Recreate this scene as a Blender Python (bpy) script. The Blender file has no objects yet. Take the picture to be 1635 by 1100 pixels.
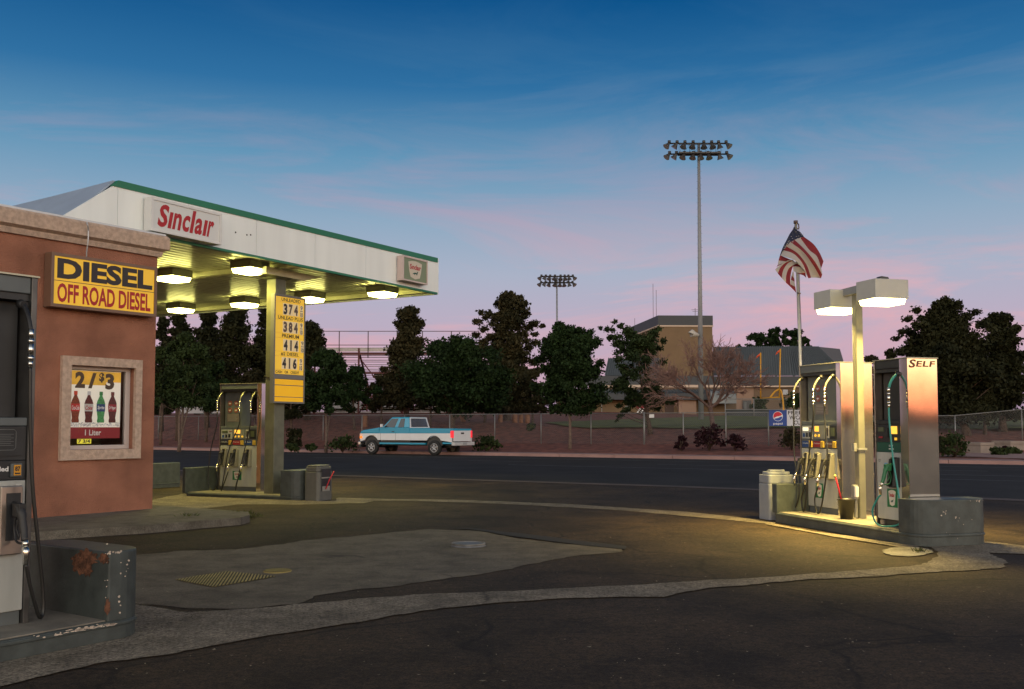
import bpy, bmesh, math, random
import numpy as np
from mathutils import Vector, Matrix
random.seed(7); RN = np.random.RandomState(11)
SC = bpy.context.scene; COL = SC.collection
R = math.radians
# ------------------------------------------------------------------ camera
F = 1590.0; HC = 1.55; W0, H0 = 1635.0, 1100.0; TH = R(3.2); CY = 591.0
cd = bpy.data.cameras.new('camera'); cam = bpy.data.objects.new('camera', cd); COL.objects.link(cam)
cam.location = (0, 0, HC); cam.rotation_euler = (math.pi/2 + TH, 0, 0)
cd.sensor_fit = 'HORIZONTAL'; cd.sensor_width = 36; cd.lens = F*36/W0
cd.shift_y = (CY-H0/2)/W0; cd.clip_start = 0.1; cd.clip_end = 6000
SC.camera = cam
# ------------------------------------------------------------------ world: clear dusk, afterglow behind the camera
wd = bpy.data.worlds.new("World"); SC.world = wd; wd.use_nodes = True
nt = wd.node_tree; nt.nodes.clear()
def N(t, **k):
    n = nt.nodes.new(t)
    for a, b in k.items(): setattr(n, a, b)
    return n
def ramp(pts):
    r = N('ShaderNodeValToRGB'); cr = r.color_ramp
    while len(cr.elements) > 1: cr.elements.remove(cr.elements[-1])
    for i, (p, c) in enumerate(pts):
        e = cr.elements[0] if i == 0 else cr.elements.new(p)
        e.position = p; e.color = (c[0], c[1], c[2], 1)
    return r
def s2l(c): return tuple(((v/255+.055)/1.055)**2.4 if v > 10 else v/255/12.92 for v in c)
tc = N('ShaderNodeTexCoord'); sx = N('ShaderNodeSeparateXYZ'); nt.links.new(tc.outputs['Generated'], sx.inputs[0])
EAST = [(0, s2l((158,136,156))), (.03, s2l((180,154,176))), (.07, s2l((190,170,190))), (.105, s2l((186,174,194))), (.15, s2l((170,178,198))),
        (.20, s2l((144,170,194))), (.26, s2l((100,150,184))), (.325, s2l((48,112,162))), (.40, s2l((10,82,138))), (.55, s2l((10,50,92))), (1, s2l((22,34,56)))]
WEST = [(0, (.90,.25,.13)), (.028, (1.9,.60,.26)), (.048, (2.7,1.30,.58)), (.07, (3.4,2.2,1.1)), (.10, (3.4,2.6,1.6)), (.2, (3.0,2.75,2.45)), (.38, (1.6,1.65,1.6)), (.65, (.28,.31,.36)), (1, (.03,.05,.08))]
re = ramp(EAST)
WS = 3.4
rw = ramp([(p, tuple(v/WS for v in c)) for p, c in WEST])
nt.links.new(sx.outputs[2], re.inputs[0]); nt.links.new(sx.outputs[2], rw.inputs[0])
# thin pink streaks low in the east
mp = N('ShaderNodeMapping'); mp.inputs['Scale'].default_value = (1.9, 1.9, 10); mp.inputs['Rotation'].default_value = (0, R(7), 0)
mp.inputs['Location'].default_value = (1.3, .4, 2.2)
nz = N('ShaderNodeTexNoise'); nz.inputs['Scale'].default_value = 1.5; nz.inputs['Detail'].default_value = 9; nz.inputs['Roughness'].default_value = .62
nz.inputs['Distortion'].default_value = .8
nt.links.new(tc.outputs['Generated'], mp.inputs[0]); nt.links.new(mp.outputs[0], nz.inputs[0])
cm = ramp([(.46, (0,0,0)), (.64, (1,1,1))]); nt.links.new(nz.outputs[0], cm.inputs[0])
hm = ramp([(.02, (.25,.25,.25)), (.08, (.7,.7,.7)), (.17, (.6,.6,.6)), (.27, (.75,.75,.75)), (.36, (.14,.14,.14)), (.45, (0,0,0))]); nt.links.new(sx.outputs[2], hm.inputs[0])
mu = N('ShaderNodeMath', operation='MULTIPLY'); nt.links.new(cm.outputs[0], mu.inputs[0]); nt.links.new(hm.outputs[0], mu.inputs[1])
mxc = N('ShaderNodeMixRGB'); nt.links.new(mu.outputs[0], mxc.inputs[0]); nt.links.new(re.outputs[0], mxc.inputs[1])
pk = ramp([(.0, s2l((236,164,168))), (.13, s2l((232,176,182))), (.24, s2l((150,156,184))), (.34, s2l((84,128,165)))]); nt.links.new(sx.outputs[2], pk.inputs[0])
nt.links.new(pk.outputs[0], mxc.inputs[2])
wsc = N('ShaderNodeMixRGB', blend_type='MULTIPLY'); wsc.inputs[0].default_value = 1; wsc.inputs[2].default_value = (WS, WS, WS, 1)
nt.links.new(rw.outputs[0], wsc.inputs[1])
wf = N('ShaderNodeMapRange'); wf.inputs['From Min'].default_value = .45; wf.inputs['From Max'].default_value = -.6
wf.interpolation_type = 'SMOOTHSTEP'
nt.links.new(sx.outputs[1], wf.inputs[0])
mxw = N('ShaderNodeMixRGB'); nt.links.new(wf.outputs[0], mxw.inputs[0]); nt.links.new(mxc.outputs[0], mxw.inputs[1]); nt.links.new(wsc.outputs[0], mxw.inputs[2])
bg = N('ShaderNodeBackground'); bg.inputs[1].default_value = 1.0; wo = N('ShaderNodeOutputWorld')
nt.links.new(mxw.outputs[0], bg.inputs[0]); nt.links.new(bg.outputs[0], wo.inputs[0])
# weak, wide, warm light of the afterglow (the sun has just set behind the camera)
sd = bpy.data.lights.new('sun', 'SUN'); sd.energy = .02; sd.angle = R(12); sd.color = (1, .62, .42)
so = bpy.data.objects.new('sun', sd); COL.objects.link(so); so.rotation_euler = (R(82), 0, R(-12))
SC.view_settings.view_transform = 'Standard'; SC.view_settings.look = 'None'; SC.view_settings.gamma = 1; SC.view_settings.exposure = 0
SC.view_settings.use_curve_mapping = False
def area_lamp(root, p, size, power, col, sp=150):
    ld = bpy.data.lights.new('lamp_light', 'AREA'); ld.shape = 'SQUARE'; ld.size = size; ld.energy = power; ld.color = col; ld.spread = R(sp)
    lo = bpy.data.objects.new('lamp_light', ld); COL.objects.link(lo); lo.parent = root; lo.location = rootmat(root).inverted() @ Vector(p)
    return lo
# ------------------------------------------------------------------ geometry helpers
C0 = Vector((0, 0, HC))
def ray(px, py):
    u = (px-W0/2)/F; v = (CY-py)/F
    return Vector((u, math.cos(TH)-v*math.sin(TH), math.sin(TH)+v*math.cos(TH)))
def G(px, py, z=0.0):
    d = ray(px, py); return C0 + d*((z-HC)/d.z)
def at(px, py, Y):
    d = ray(px, py); return C0 + d*(Y/d.y)
def zat(py, Y, px=817): return at(px, py, Y).z
class Plane:
    """vertical plane through P with horizontal direction d; n points to the viewer's side"""
    def __init__(s, P, d, n_off=0):
        s.d = Vector((d[0], d[1], 0)).normalized(); s.n = Vector((s.d.y, -s.d.x, 0))
        if s.n.dot(C0-Vector(P)) < 0: s.n = -s.n
        s.P = Vector((P[0], P[1], 0)) + s.n*n_off
    def hit(s, px, py):
        r = ray(px, py); t = (s.P-C0).dot(s.n)/r.dot(s.n); return C0 + r*t
    def px(s, px, py):
        h = s.hit(px, py); return (h-s.P).dot(s.d), h.z
    def w(s, a, z, o=0): return s.P + s.d*a + s.n*o + Vector((0, 0, z))
    def off(s, o): return Plane(s.P+s.n*o, s.d)
def ang(vx): return math.atan((vx-W0/2)/F)
def dirv(a): return Vector((math.sin(a), math.cos(a), 0))
# ------------------------------------------------------------------ materials
MATS = {}
def mat(name, col, rough=.6, metal=0, noise=0, scale=8, bump=0, bscale=60, emit=None, estr=0, spec=None, col2=None, lo=.35, hi=.65, streak=None, detail=6, coat=0):
    if name in MATS: return MATS[name]
    m = bpy.data.materials.new(name); m.use_nodes = True; t = m.node_tree; b = t.nodes['Principled BSDF']
    b.inputs['Roughness'].default_value = rough; b.inputs['Metallic'].default_value = metal
    if spec is not None: b.inputs['Specular IOR Level'].default_value = spec
    if coat: b.inputs['Coat Weight'].default_value = coat; b.inputs['Coat Roughness'].default_value = .08
    c = tuple(col)+(1,); b.inputs['Base Color'].default_value = c
    if noise or col2:
        tc = t.nodes.new('ShaderNodeTexCoord'); n = t.nodes.new('ShaderNodeTexNoise'); n.inputs['Scale'].default_value = scale; n.inputs['Detail'].default_value = detail
        src = tc.outputs['Object']
        if streak:
            mpn = t.nodes.new('ShaderNodeMapping'); mpn.inputs['Scale'].default_value = streak; t.links.new(src, mpn.inputs[0]); src = mpn.outputs[0]
        t.links.new(src, n.inputs[0])
        r = t.nodes.new('ShaderNodeValToRGB'); r.color_ramp.elements[0].position = lo; r.color_ramp.elements[1].position = hi
        a = tuple(max(0, v*(1-noise)) for v in col)+(1,); d = (tuple(col2)+(1,)) if col2 else tuple(min(1, v*(1+noise)) for v in col)+(1,)
        if col2 and not noise: a = c
        r.color_ramp.elements[0].color = a; r.color_ramp.elements[1].color = d
        t.links.new(n.outputs[0], r.inputs[0]); t.links.new(r.outputs[0], b.inputs['Base Color'])
    if bump:
        tc2 = t.nodes.new('ShaderNodeTexCoord'); n2 = t.nodes.new('ShaderNodeTexNoise'); n2.inputs['Scale'].default_value = bscale; n2.inputs['Detail'].default_value = 5
        t.links.new(tc2.outputs['Object'], n2.inputs[0]); bp = t.nodes.new('ShaderNodeBump'); bp.inputs['Strength'].default_value = bump; bp.inputs['Distance'].default_value = .02
        t.links.new(n2.outputs[0], bp.inputs['Height']); t.links.new(bp.outputs[0], b.inputs['Normal'])
    if emit: b.inputs['Emission Color'].default_value = tuple(emit)+(1,); b.inputs['Emission Strength'].default_value = estr
    MATS[name] = m; return m
def leafmat(name, c1, c2):
    if name in MATS: return MATS[name]
    m = bpy.data.materials.new(name); m.use_nodes = True; t = m.node_tree; b = t.nodes['Principled BSDF']
    g = t.nodes.new('ShaderNodeNewGeometry'); tc = t.nodes.new('ShaderNodeTexCoord'); n = t.nodes.new('ShaderNodeTexNoise'); n.inputs['Scale'].default_value = .9
    t.links.new(tc.outputs['Object'], n.inputs[0])
    ma = t.nodes.new('ShaderNodeMath'); ma.operation = 'MULTIPLY_ADD'; ma.inputs[1].default_value = .5; t.links.new(g.outputs['Random Per Island'], ma.inputs[0])
    m2 = t.nodes.new('ShaderNodeMath'); m2.operation = 'MULTIPLY_ADD'; m2.inputs[1].default_value = 1.6; m2.inputs[2].default_value = -.55; t.links.new(n.outputs[0], m2.inputs[0]); t.links.new(m2.outputs[0], ma.inputs[2])
    r = t.nodes.new('ShaderNodeMixRGB'); r.use_clamp = True; r.inputs[1].default_value = tuple(c1)+(1,); r.inputs[2].default_value = tuple(c2)+(1,)
    t.links.new(ma.outputs[0], r.inputs[0]); t.links.new(r.outputs[0], b.inputs['Base Color']); b.inputs['Roughness'].default_value = .75
    b.inputs['Specular IOR Level'].default_value = .15
    MATS[name] = m; return m
# ------------------------------------------------------------------ mesh builder and scene tree
ROOT = {}
def rootmat(o): return ROOT[o.name] if o is not None and o.name in ROOT else Matrix()
def tag(o, label=None, cat=None, group=None, kind=None):
    if label: o['label'] = label
    if cat: o['category'] = cat
    if group: o['group'] = group
    if kind: o['kind'] = kind
    return o
def thing(name, label, cat, loc, rotz=0, group=None):
    o = bpy.data.objects.new(name, None); COL.objects.link(o); o.empty_display_size = .2
    o.location = loc; o.rotation_euler = (0, 0, rotz)
    ROOT[o.name] = Matrix.Translation(Vector(loc)) @ Matrix.Rotation(rotz, 4, 'Z')
    return tag(o, label, cat, group)
def frame(origin, x, y, z=None):
    x = Vector(x).normalized(); y = Vector(y).normalized(); z = Vector(z).normalized() if z else x.cross(y)
    m = Matrix((x, y, z)).transposed().to_4x4(); m.translation = Vector(origin); return m
class MB:
    def __init__(s, M=None): s.v = []; s.f = []; s.m = []; s.M = M; s.mi = 0; s.sm = []
    def add(s, vs, fs, mi=None, smooth=False):
        b = len(s.v)
        for v in vs:
            v = Vector(v); s.v.append(s.M @ v if s.M is not None else v)
        for f in fs: s.f.append(tuple(i+b for i in f)); s.m.append(s.mi if mi is None else mi); s.sm.append(smooth)
        return s
    def box(s, x0, x1, y0, y1, z0, z1, mi=None):
        return s.add([(x0,y0,z0),(x1,y0,z0),(x1,y1,z0),(x0,y1,z0),(x0,y0,z1),(x1,y0,z1),(x1,y1,z1),(x0,y1,z1)],
                     [(3,2,1,0),(4,5,6,7),(0,1,5,4),(1,2,6,5),(2,3,7,6),(3,0,4,7)], mi)
    def hexa(s, P, mi=None): return s.add(P, [(3,2,1,0),(4,5,6,7),(0,1,5,4),(1,2,6,5),(2,3,7,6),(3,0,4,7)], mi)
    def prism(s, pts, z0, z1, mi=None, smooth=False):      # polygon in xy
        n = len(pts); vs = [(p[0],p[1],z0) for p in pts]+[(p[0],p[1],z1) for p in pts]
        s.add(vs, [tuple(range(n-1,-1,-1)), tuple(range(n, 2*n))], mi)
        b = len(s.v)-2*n
        for i in range(n): s.f.append((b+i, b+(i+1)%n, b+n+(i+1)%n, b+n+i)); s.m.append(s.mi if mi is None else mi); s.sm.append(smooth)
        return s
    def prismy(s, pts, y0, y1, mi=None):     # polygon in xz extruded in y
        n = len(pts); vs = [(p[0],y0,p[1]) for p in pts]+[(p[0],y1,p[1]) for p in pts]
        return s.add(vs, [tuple(range(n)), tuple(range(2*n-1, n-1, -1))]+[(i, n+i, n+(i+1)%n, (i+1)%n) for i in range(n)], mi)
    def tube(s, pts, rad, n=8, mi=None, smooth=True, cap=True):
        pts = [Vector(p) for p in pts]; k = len(pts)
        if not hasattr(rad, '__len__'): rad = [rad]*k
        vs = []; up = None
        for i, p in enumerate(pts):
            t = (pts[min(i+1,k-1)]-pts[max(i-1,0)])
            t = t.normalized() if t.length > 1e-9 else Vector((0,0,1))
            if up is None: up = t.orthogonal().normalized()
            up = (up - t*up.dot(t)); up = up.normalized() if up.length > 1e-6 else t.orthogonal().normalized()
            sd = t.cross(up)
            for j in range(n):
                a = 2*math.pi*j/n; vs.append(p+(up*math.cos(a)+sd*math.sin(a))*rad[i])
        fs = [(i*n+j, i*n+(j+1)%n, (i+1)*n+(j+1)%n, (i+1)*n+j) for i in range(k-1) for j in range(n)]
        s.add(vs, fs, mi, smooth)
        if cap: s.add([], [], mi); b = len(s.v)-len(vs); s.f += [tuple(b+j for j in range(n-1,-1,-1)), tuple(b+(k-1)*n+j for j in range(n))]; s.m += [s.mi if mi is None else mi]*2; s.sm += [False]*2
        return s
    def cyl(s, p0, p1, r0, r1=None, n=16, mi=None): return s.tube([p0, p1], [r0, r0 if r1 is None else r1], n, mi)
    def quad(s, a, b, c, d, mi=None): return s.add([a,b,c,d], [(0,1,2,3)], mi)
    def build(s, name, mats, parent=None, world=True, bevel=0, origin=None, seg=2):
        if not isinstance(mats, (list, tuple)): mats = [mats]
        root = parent
        while root is not None and root.parent is not None: root = root.parent
        inv = Matrix()
        if world and root is not None: inv = rootmat(root).inverted()
        if origin is not None: inv = Matrix.Translation(-Vector(origin))
        me = bpy.data.meshes.new(name)
        me.from_pydata([inv @ v for v in s.v], [], s.f)
        for m in mats: me.materials.append(m)
        me.polygons.foreach_set('material_index', s.m)
        me.polygons.foreach_set('use_smooth', s.sm)
        me.update()
        o = bpy.data.objects.new(name, me); COL.objects.link(o); o.parent = parent
        if origin is not None: o.location = origin
        if bevel:
            b = o.modifiers.new('bevel', 'BEVEL'); b.width = bevel; b.segments = seg; b.limit_method = 'ANGLE'; b.angle_limit = R(40)
            b.harden_normals = False
        return o
def poly_sheet(name, pts, z, m, kind='structure', jit=0, sub=.4, label=None, cat=None, thick=0):
    """flat irregular sheet from outline points (world xy)"""
    out = []; n = len(pts)
    for i in range(n):
        a = Vector(pts[i][:2]); b = Vector(pts[(i+1)%n][:2]); L = (b-a).length; k = max(1, int(L/sub)); nn = Vector((b.y-a.y, a.x-b.x)).normalized() if L > 0 else Vector((0,0))
        for j in range(k):
            p = a.lerp(b, j/k)
            if jit:
                q_ = p.x*2.1+p.y*1.7; p = p + nn*(random.uniform(-jit, jit)+jit*1.3*(math.sin(q_*1.7)+math.sin(q_*4.3+1)*.7+math.sin(q_*9.1)*.4))
            out.append(p)
    bm = bmesh.new(); vs = [bm.verts.new((p.x, p.y, z)) for p in out]; f = bm.faces.new(vs); bm.normal_update()
    if f.normal.z < 0: f.normal_flip()
    if thick:
        r = bmesh.ops.extrude_face_region(bm, geom=[f]); 
        for v in [g for g in r['geom'] if isinstance(g, bmesh.types.BMVert)]: v.co.z += thick
        bm.normal_update()
    bmesh.ops.triangulate(bm, faces=[f for f in bm.faces if len(f.verts) > 4])
    me = bpy.data.meshes.new(name); bm.to_mesh(me); bm.free(); me.materials.append(m)
    o = bpy.data.objects.new(name, me); COL.objects.link(o)
    return tag(o, label, cat, None, kind)
_T = {}
def text_geo(s, bold=0, shear=0, sp=1.0):
    k = (s, bold, shear, sp)
    if k in _T: return _T[k]
    c = bpy.data.curves.new('t', 'FONT'); c.body = s; c.offset = bold; c.shear = shear; c.space_character = sp; c.resolution_u = 3
    o = bpy.data.objects.new('t', c); COL.objects.link(o)
    dg = bpy.context.evaluated_depsgraph_get(); me = bpy.data.meshes.new_from_object(o.evaluated_get(dg))
    v = np.array([list(p.co) for p in me.vertices]) if len(me.vertices) else np.zeros((1,3)); f = [tuple(p.vertices) for p in me.polygons]
    bpy.data.objects.remove(o); bpy.data.curves.remove(c); bpy.data.meshes.remove(me)
    lo = v.min(0); hi = v.max(0); w, h = (hi-lo)[:2]
    v = (v[:, :2]-lo[:2])/np.array([max(w,1e-6), max(h,1e-6)])
    _T[k] = (v, f, w/h); return _T[k]
def put_text(mb, s, fn, a0, a1, b0, b1, bold=.02, shear=0, mi=None, sp=1.0, extr=0):
    """fn(a, b) -> point; text box fitted to a0..a1, b0..b1"""
    v, f, asp = text_geo(s, bold, shear, sp)
    mb.add([fn(a0+(a1-a0)*p[0], b0+(b1-b0)*p[1]) for p in v], f, mi)
def crom(P, k=8):
    P = [Vector(p) for p in P]; Q = [P[0]*2-P[1]]+P+[P[-1]*2-P[-2]]; out = []
    for i in range(1, len(Q)-2):
        for j in range(k):
            t = j/k; a, b, c, d = Q[i-1], Q[i], Q[i+1], Q[i+2]
            out.append(.5*((2*b)+(c-a)*t+(2*a-5*b+4*c-d)*t*t+(3*b-3*c+d-a)*t**3))
    out.append(P[-1]); return out
def along(P, d, px):
    u = (px-W0/2)/F
    # column px holds x = u*(y cosTH + (z-HC) sinTH); the height term is ignored (small)
    k = math.cos(TH); return (u*k*P.y + u*math.sin(TH)*(P.z-HC) - P.x)/(d.x-u*k*d.y)
A_ = dirv(R(30.0)); B_ = Vector((A_.y, -A_.x, 0))          # A: away along the big canopy; B: along the road to the right
BB = dirv(R(34.3)); BP = Vector((BB.y, -BB.x, 0))          # store wall
CC = dirv(R(-16.5)); DD = Vector((CC.y, -CC.x, 0))         # right island
def SR(s, r, z=0): return A_*s + B_*r + Vector((0,0,z))    # road coordinates
# ------------------------------------------------------------------ material library
white_p = mat('white_paint_panel', (.86,.90,.885), .42, noise=.04, scale=2.2, streak=(1.4,1.4,.18))
green_p = mat('green_trim', (.012,.17,.085), .4)
blueroof = mat('pale_blue_grey_roof_metal', (.30,.37,.48), .45, noise=.06, scale=2)
deckm = mat('ribbed_deck_metal', (.62,.60,.46), .30, metal=.5, noise=.12, scale=3)
beamm = mat('cream_beam_paint', (.66,.64,.45), .5, noise=.08, scale=4)
olive = mat('olive_grey_column_paint', (.125,.125,.085), .5, noise=.15, scale=5, bump=.1)
colgrey = mat('column_grey_paint', (.24,.25,.26), .55, noise=.12, scale=5)
housing = mat('lamp_housing_paint', (.26,.25,.19), .55)
lens = mat('canopy_lamp_lens', (.9,.9,.8), .4, emit=(1,.93,.26), estr=22)
lens2 = mat('yard_lamp_lens', (.9,.9,.8), .4, emit=(1,.84,.34), estr=9)
stucco = mat('terracotta_stucco', (.30,.128,.080), .92, noise=.22, scale=1.6, bump=.9, bscale=42, detail=12)
stucco2 = mat('tan_stucco_trim', (.50,.37,.29), .9, noise=.16, scale=14, bump=.6, bscale=70)
flash = mat('galvanised_flashing', (.55,.57,.60), .45, metal=.4)
islandp = mat('grey_island_paint', (.050,.061,.060), .5, noise=.2, scale=7, bump=.12, bscale=30)
isltop = mat('island_concrete_top', (.20,.18,.15), .85, noise=.22, scale=4, bump=.3)
rust = mat('rust', (.13,.055,.03), .9, noise=.5, scale=25, bump=.5)
chipm = mat('bare_chipped_paint', (.55,.46,.38), .8, noise=.25, scale=40)
steel = mat('brushed_stainless', (.78,.72,.66), .06, metal=.93, noise=.08, scale=3, bump=.014, bscale=1.6)
steel_d = mat('dull_stainless', (.42,.38,.35), .33, metal=1, noise=.12, scale=6)
pgrey = mat('pump_grey', (.11,.125,.13), .5, noise=.08, scale=6)
pdark = mat('pump_dark_panel', (.02,.022,.025), .45, noise=.2, scale=5)
pwhite = mat('pump_white_door', (.40,.41,.39), .45, noise=.12, scale=5, streak=(1,1,.25))
black = mat('black_rubber', (.012,.012,.012), .38)
blackp = mat('black_plastic', (.02,.02,.022), .5)
silver = mat('polished_coupling', (.75,.73,.68), .2, metal=1)
beige = mat('boot_beige', (.24,.225,.18), .45)
teal = mat('teal_hose', (.02,.24,.22), .42)
greenz = mat('green_nozzle', (.01,.13,.05), .4)
red = mat('red_print', (.50,.012,.03), .5)
redb = mat('red_letter', (.42,.006,.012), .45)
dkprint = mat('dark_print', (.035,.028,.03), .6)
brownp = mat('brown_print', (.16,.065,.025), .6)
whitepr = mat('white_print', (.75,.75,.75), .6)
yel = mat('yellow_sign_face', (.80,.47,.03), .35, noise=.07, scale=2, emit=(1,.58,.02), estr=.24)  # slight glow added to brighten the yellow face
yel2 = mat('price_yellow_face', (.84,.50,.035), .35, noise=.05, scale=3, emit=(1,.62,.05), estr=.30)  # slight glow added on top of the canopy light
yel3 = mat('price_yellow_blank', (.80,.44,.008), .4, noise=.04, scale=3, emit=(1,.5,.005), estr=.28)  # blank rows carry the same added glow
digw = mat('digit_card', (.80,.66,.40), .5, emit=(1,.75,.4), estr=.12)  # digit cards get a fainter added glow
signbrown = mat('brown_sign_frame', (.19,.11,.075), .5, noise=.06)
signgrey = mat('grey_sign_frame', (.17,.165,.16), .5)
signwhite = mat('white_sign_case', (.72,.72,.71), .4, noise=.03)
signface = mat('sign_face_white', (.70,.71,.70), .25)
signolive = mat('sign_face_olive', (.20,.25,.14), .3)
signcream = mat('sign_shield_cream', (.62,.55,.44), .4)
amber = mat('amber_screen', (.4,.2,.02), .4, emit=(1,.50,.06), estr=1.5)
amberb = mat('amber_button', (.5,.28,.02), .4, emit=(1,.55,.05), estr=.8)
lcd = mat('lit_display', (.6,.6,.5), .4, emit=(1,.85,.6), estr=1.0)
lcdoff = mat('green_grey_display', (.09,.11,.06), .3)
blueb = mat('blue_label', (.015,.06,.22), .5)
redl = mat('red_label', (.30,.02,.03), .5)
brownl = mat('brown_label', (.14,.07,.04), .5)
greenl = mat('dark_green_label', (.01,.075,.05), .4)
skyl = mat('light_blue_sticker', (.12,.36,.62), .5)
def asphalt(name='lot_asphalt', k=1.0):
    m = bpy.data.materials.new(name); m.use_nodes = True; t = m.node_tree; b = t.nodes['Principled BSDF']; L = t.links.new
    def n(k): return t.nodes.new(k)
    tc = n('ShaderNodeTexCoord')
    big = n('ShaderNodeTexNoise'); big.inputs['Scale'].default_value = .35; big.inputs['Detail'].default_value = 8; big.inputs['Roughness'].default_value = .65; L(tc.outputs['Object'], big.inputs[0])
    r1 = n('ShaderNodeValToRGB'); r1.color_ramp.elements[0].position = .3; r1.color_ramp.elements[0].color = (.021*k,.0150*k,.0102*k,1); r1.color_ramp.elements[1].position = .72; r1.color_ramp.elements[1].color = (.063*k,.0445*k,.0285*k,1); L(big.outputs[0], r1.inputs[0])
    fin = n('ShaderNodeTexNoise'); fin.inputs['Scale'].default_value = 55; fin.inputs['Detail'].default_value = 4; fin.inputs['Roughness'].default_value = .8; L(tc.outputs['Object'], fin.inputs[0])
    r2 = n('ShaderNodeValToRGB'); r2.color_ramp.elements[0].position = .36; r2.color_ramp.elements[0].color = (.25,.25,.25,1); r2.color_ramp.elements[1].position = .66; r2.color_ramp.elements[1].color = (2.6,2.45,2.3,1); L(fin.outputs[0], r2.inputs[0])
    mu = n('ShaderNodeMixRGB'); mu.blend_type = 'MULTIPLY'; mu.inputs[0].default_value = 1; L(r1.outputs[0], mu.inputs[1]); L(r2.outputs[0], mu.inputs[2])
    co = n('ShaderNodeTexNoise'); co.inputs['Scale'].default_value = 16; co.inputs['Detail'].default_value = 7; co.inputs['Roughness'].default_value = .75; L(tc.outputs['Object'], co.inputs[0])
    rc = n('ShaderNodeValToRGB'); rc.color_ramp.elements[0].position = .38; rc.color_ramp.elements[0].color = (.5,.5,.5,1); rc.color_ramp.elements[1].position = .66; rc.color_ramp.elements[1].color = (1.7,1.65,1.6,1); L(co.outputs[0], rc.inputs[0])
    mc = n('ShaderNodeMixRGB'); mc.blend_type = 'MULTIPLY'; mc.inputs[0].default_value = 1; L(mu.outputs[0], mc.inputs[1]); L(rc.outputs[0], mc.inputs[2]); mu = mc
    # cracks
    wn = n('ShaderNodeTexNoise'); wn.inputs['Scale'].default_value = 1.3; wn.inputs['Detail'].default_value = 5; L(tc.outputs['Object'], wn.inputs[0])
    mx = n('ShaderNodeMixRGB'); mx.inputs[0].default_value = .35; L(tc.outputs['Object'], mx.inputs[1]); L(wn.outputs[1], mx.inputs[2])
    vo = n('ShaderNodeTexVoronoi'); vo.feature = 'DISTANCE_TO_EDGE'; vo.inputs['Scale'].default_value = .55; L(mx.outputs[0], vo.inputs[0])
    cr = n('ShaderNodeValToRGB'); cr.color_ramp.elements[0].position = .0; cr.color_ramp.elements[0].color = (.25,.25,.25,1); cr.color_ramp.elements[1].position = .012; cr.color_ramp.elements[1].color = (1,1,1,1); L(vo.outputs[0], cr.inputs[0])
    m2 = n('ShaderNodeMixRGB'); m2.blend_type = 'MULTIPLY'; L(mu.outputs[0], m2.inputs[1]); L(cr.outputs[0], m2.inputs[2])
    mk = n('ShaderNodeTexNoise'); mk.inputs['Scale'].default_value = .5; mk.inputs['Detail'].default_value = 2; L(tc.outputs['Object'], mk.inputs[0])
    mr = n('ShaderNodeValToRGB'); mr.color_ramp.elements[0].position = .42; mr.color_ramp.elements[1].position = .55; L(mk.outputs[0], mr.inputs[0]); L(mr.outputs[0], m2.inputs[0])
    # pale worn flecks
    fl = n('ShaderNodeTexNoise'); fl.inputs['Scale'].default_value = 3.1; fl.inputs['Detail'].default_value = 9; fl.inputs['Roughness'].default_value = .8; L(tc.outputs['Object'], fl.inputs[0])
    fr = n('ShaderNodeValToRGB'); fr.color_ramp.elements[0].position = .64; fr.color_ramp.elements[0].color = (0,0,0,1); fr.color_ramp.elements[1].position = .72; fr.color_ramp.elements[1].color = (.7,.7,.7,1); L(fl.outputs[0], fr.inputs[0])
    m3 = n('ShaderNodeMixRGB'); m3.inputs[2].default_value = (.17,.145,.115,1); L(fr.outputs[0], m3.inputs[0]); L(m2.outputs[0], m3.inputs[1])
    sn = n('ShaderNodeTexNoise'); sn.inputs['Scale'].default_value = 1.15; sn.inputs['Detail'].default_value = 7; sn.inputs['Roughness'].default_value = .7; sn.inputs['Distortion'].default_value = .6; L(tc.outputs['Object'], sn.inputs[0])
    sr = n('ShaderNodeValToRGB'); sr.color_ramp.elements[0].position = .35; sr.color_ramp.elements[0].color = (.5,.48,.46,1); sr.color_ramp.elements[1].position = .50; sr.color_ramp.elements[1].color = (1,1,1,1); e_ = sr.color_ramp.elements.new(.68); e_.color = (1.35,1.3,1.22,1); L(sn.outputs[0], sr.inputs[0])
    m5 = n('ShaderNodeMixRGB'); m5.blend_type = 'MULTIPLY'; m5.inputs[0].default_value = 1; L(m3.outputs[0], m5.inputs[1]); L(sr.outputs[0], m5.inputs[2])
    # faint tyre polish running along the drive lanes
    wv = n('ShaderNodeTexWave'); wv.inputs['Scale'].default_value = .10; wv.inputs['Distortion'].default_value = 3.5; wv.inputs['Detail'].default_value = 3; L(tc.outputs['Object'], wv.inputs[0])
    wr = n('ShaderNodeValToRGB'); wr.color_ramp.elements[0].position = .0; wr.color_ramp.elements[0].color = (.78,.78,.78,1); wr.color_ramp.elements[1].position = .35; wr.color_ramp.elements[1].color = (1,1,1,1); L(wv.outputs[1], wr.inputs[0])
    m6 = n('ShaderNodeMixRGB'); m6.blend_type = 'MULTIPLY'; m6.inputs[0].default_value = 1; L(m5.outputs[0], m6.inputs[1]); L(wr.outputs[0], m6.inputs[2])
    L(m6.outputs[0], b.inputs['Base Color']); b.inputs['Roughness'].default_value = .78; b.inputs['Specular IOR Level'].default_value = .3
    bp = n('ShaderNodeBump'); bp.inputs['Strength'].default_value = .7; bp.inputs['Distance'].default_value = .02; L(fin.outputs[0], bp.inputs['Height'])
    b2 = n('ShaderNodeBump'); b2.inputs['Strength'].default_value = .5; b2.inputs['Distance'].default_value = .12; L(big.outputs[0], b2.inputs['Height']); L(b2.outputs[0], bp.inputs['Normal']); L(bp.outputs[0], b.inputs['Normal'])
    return m
asph = asphalt(k=.80)
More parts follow.
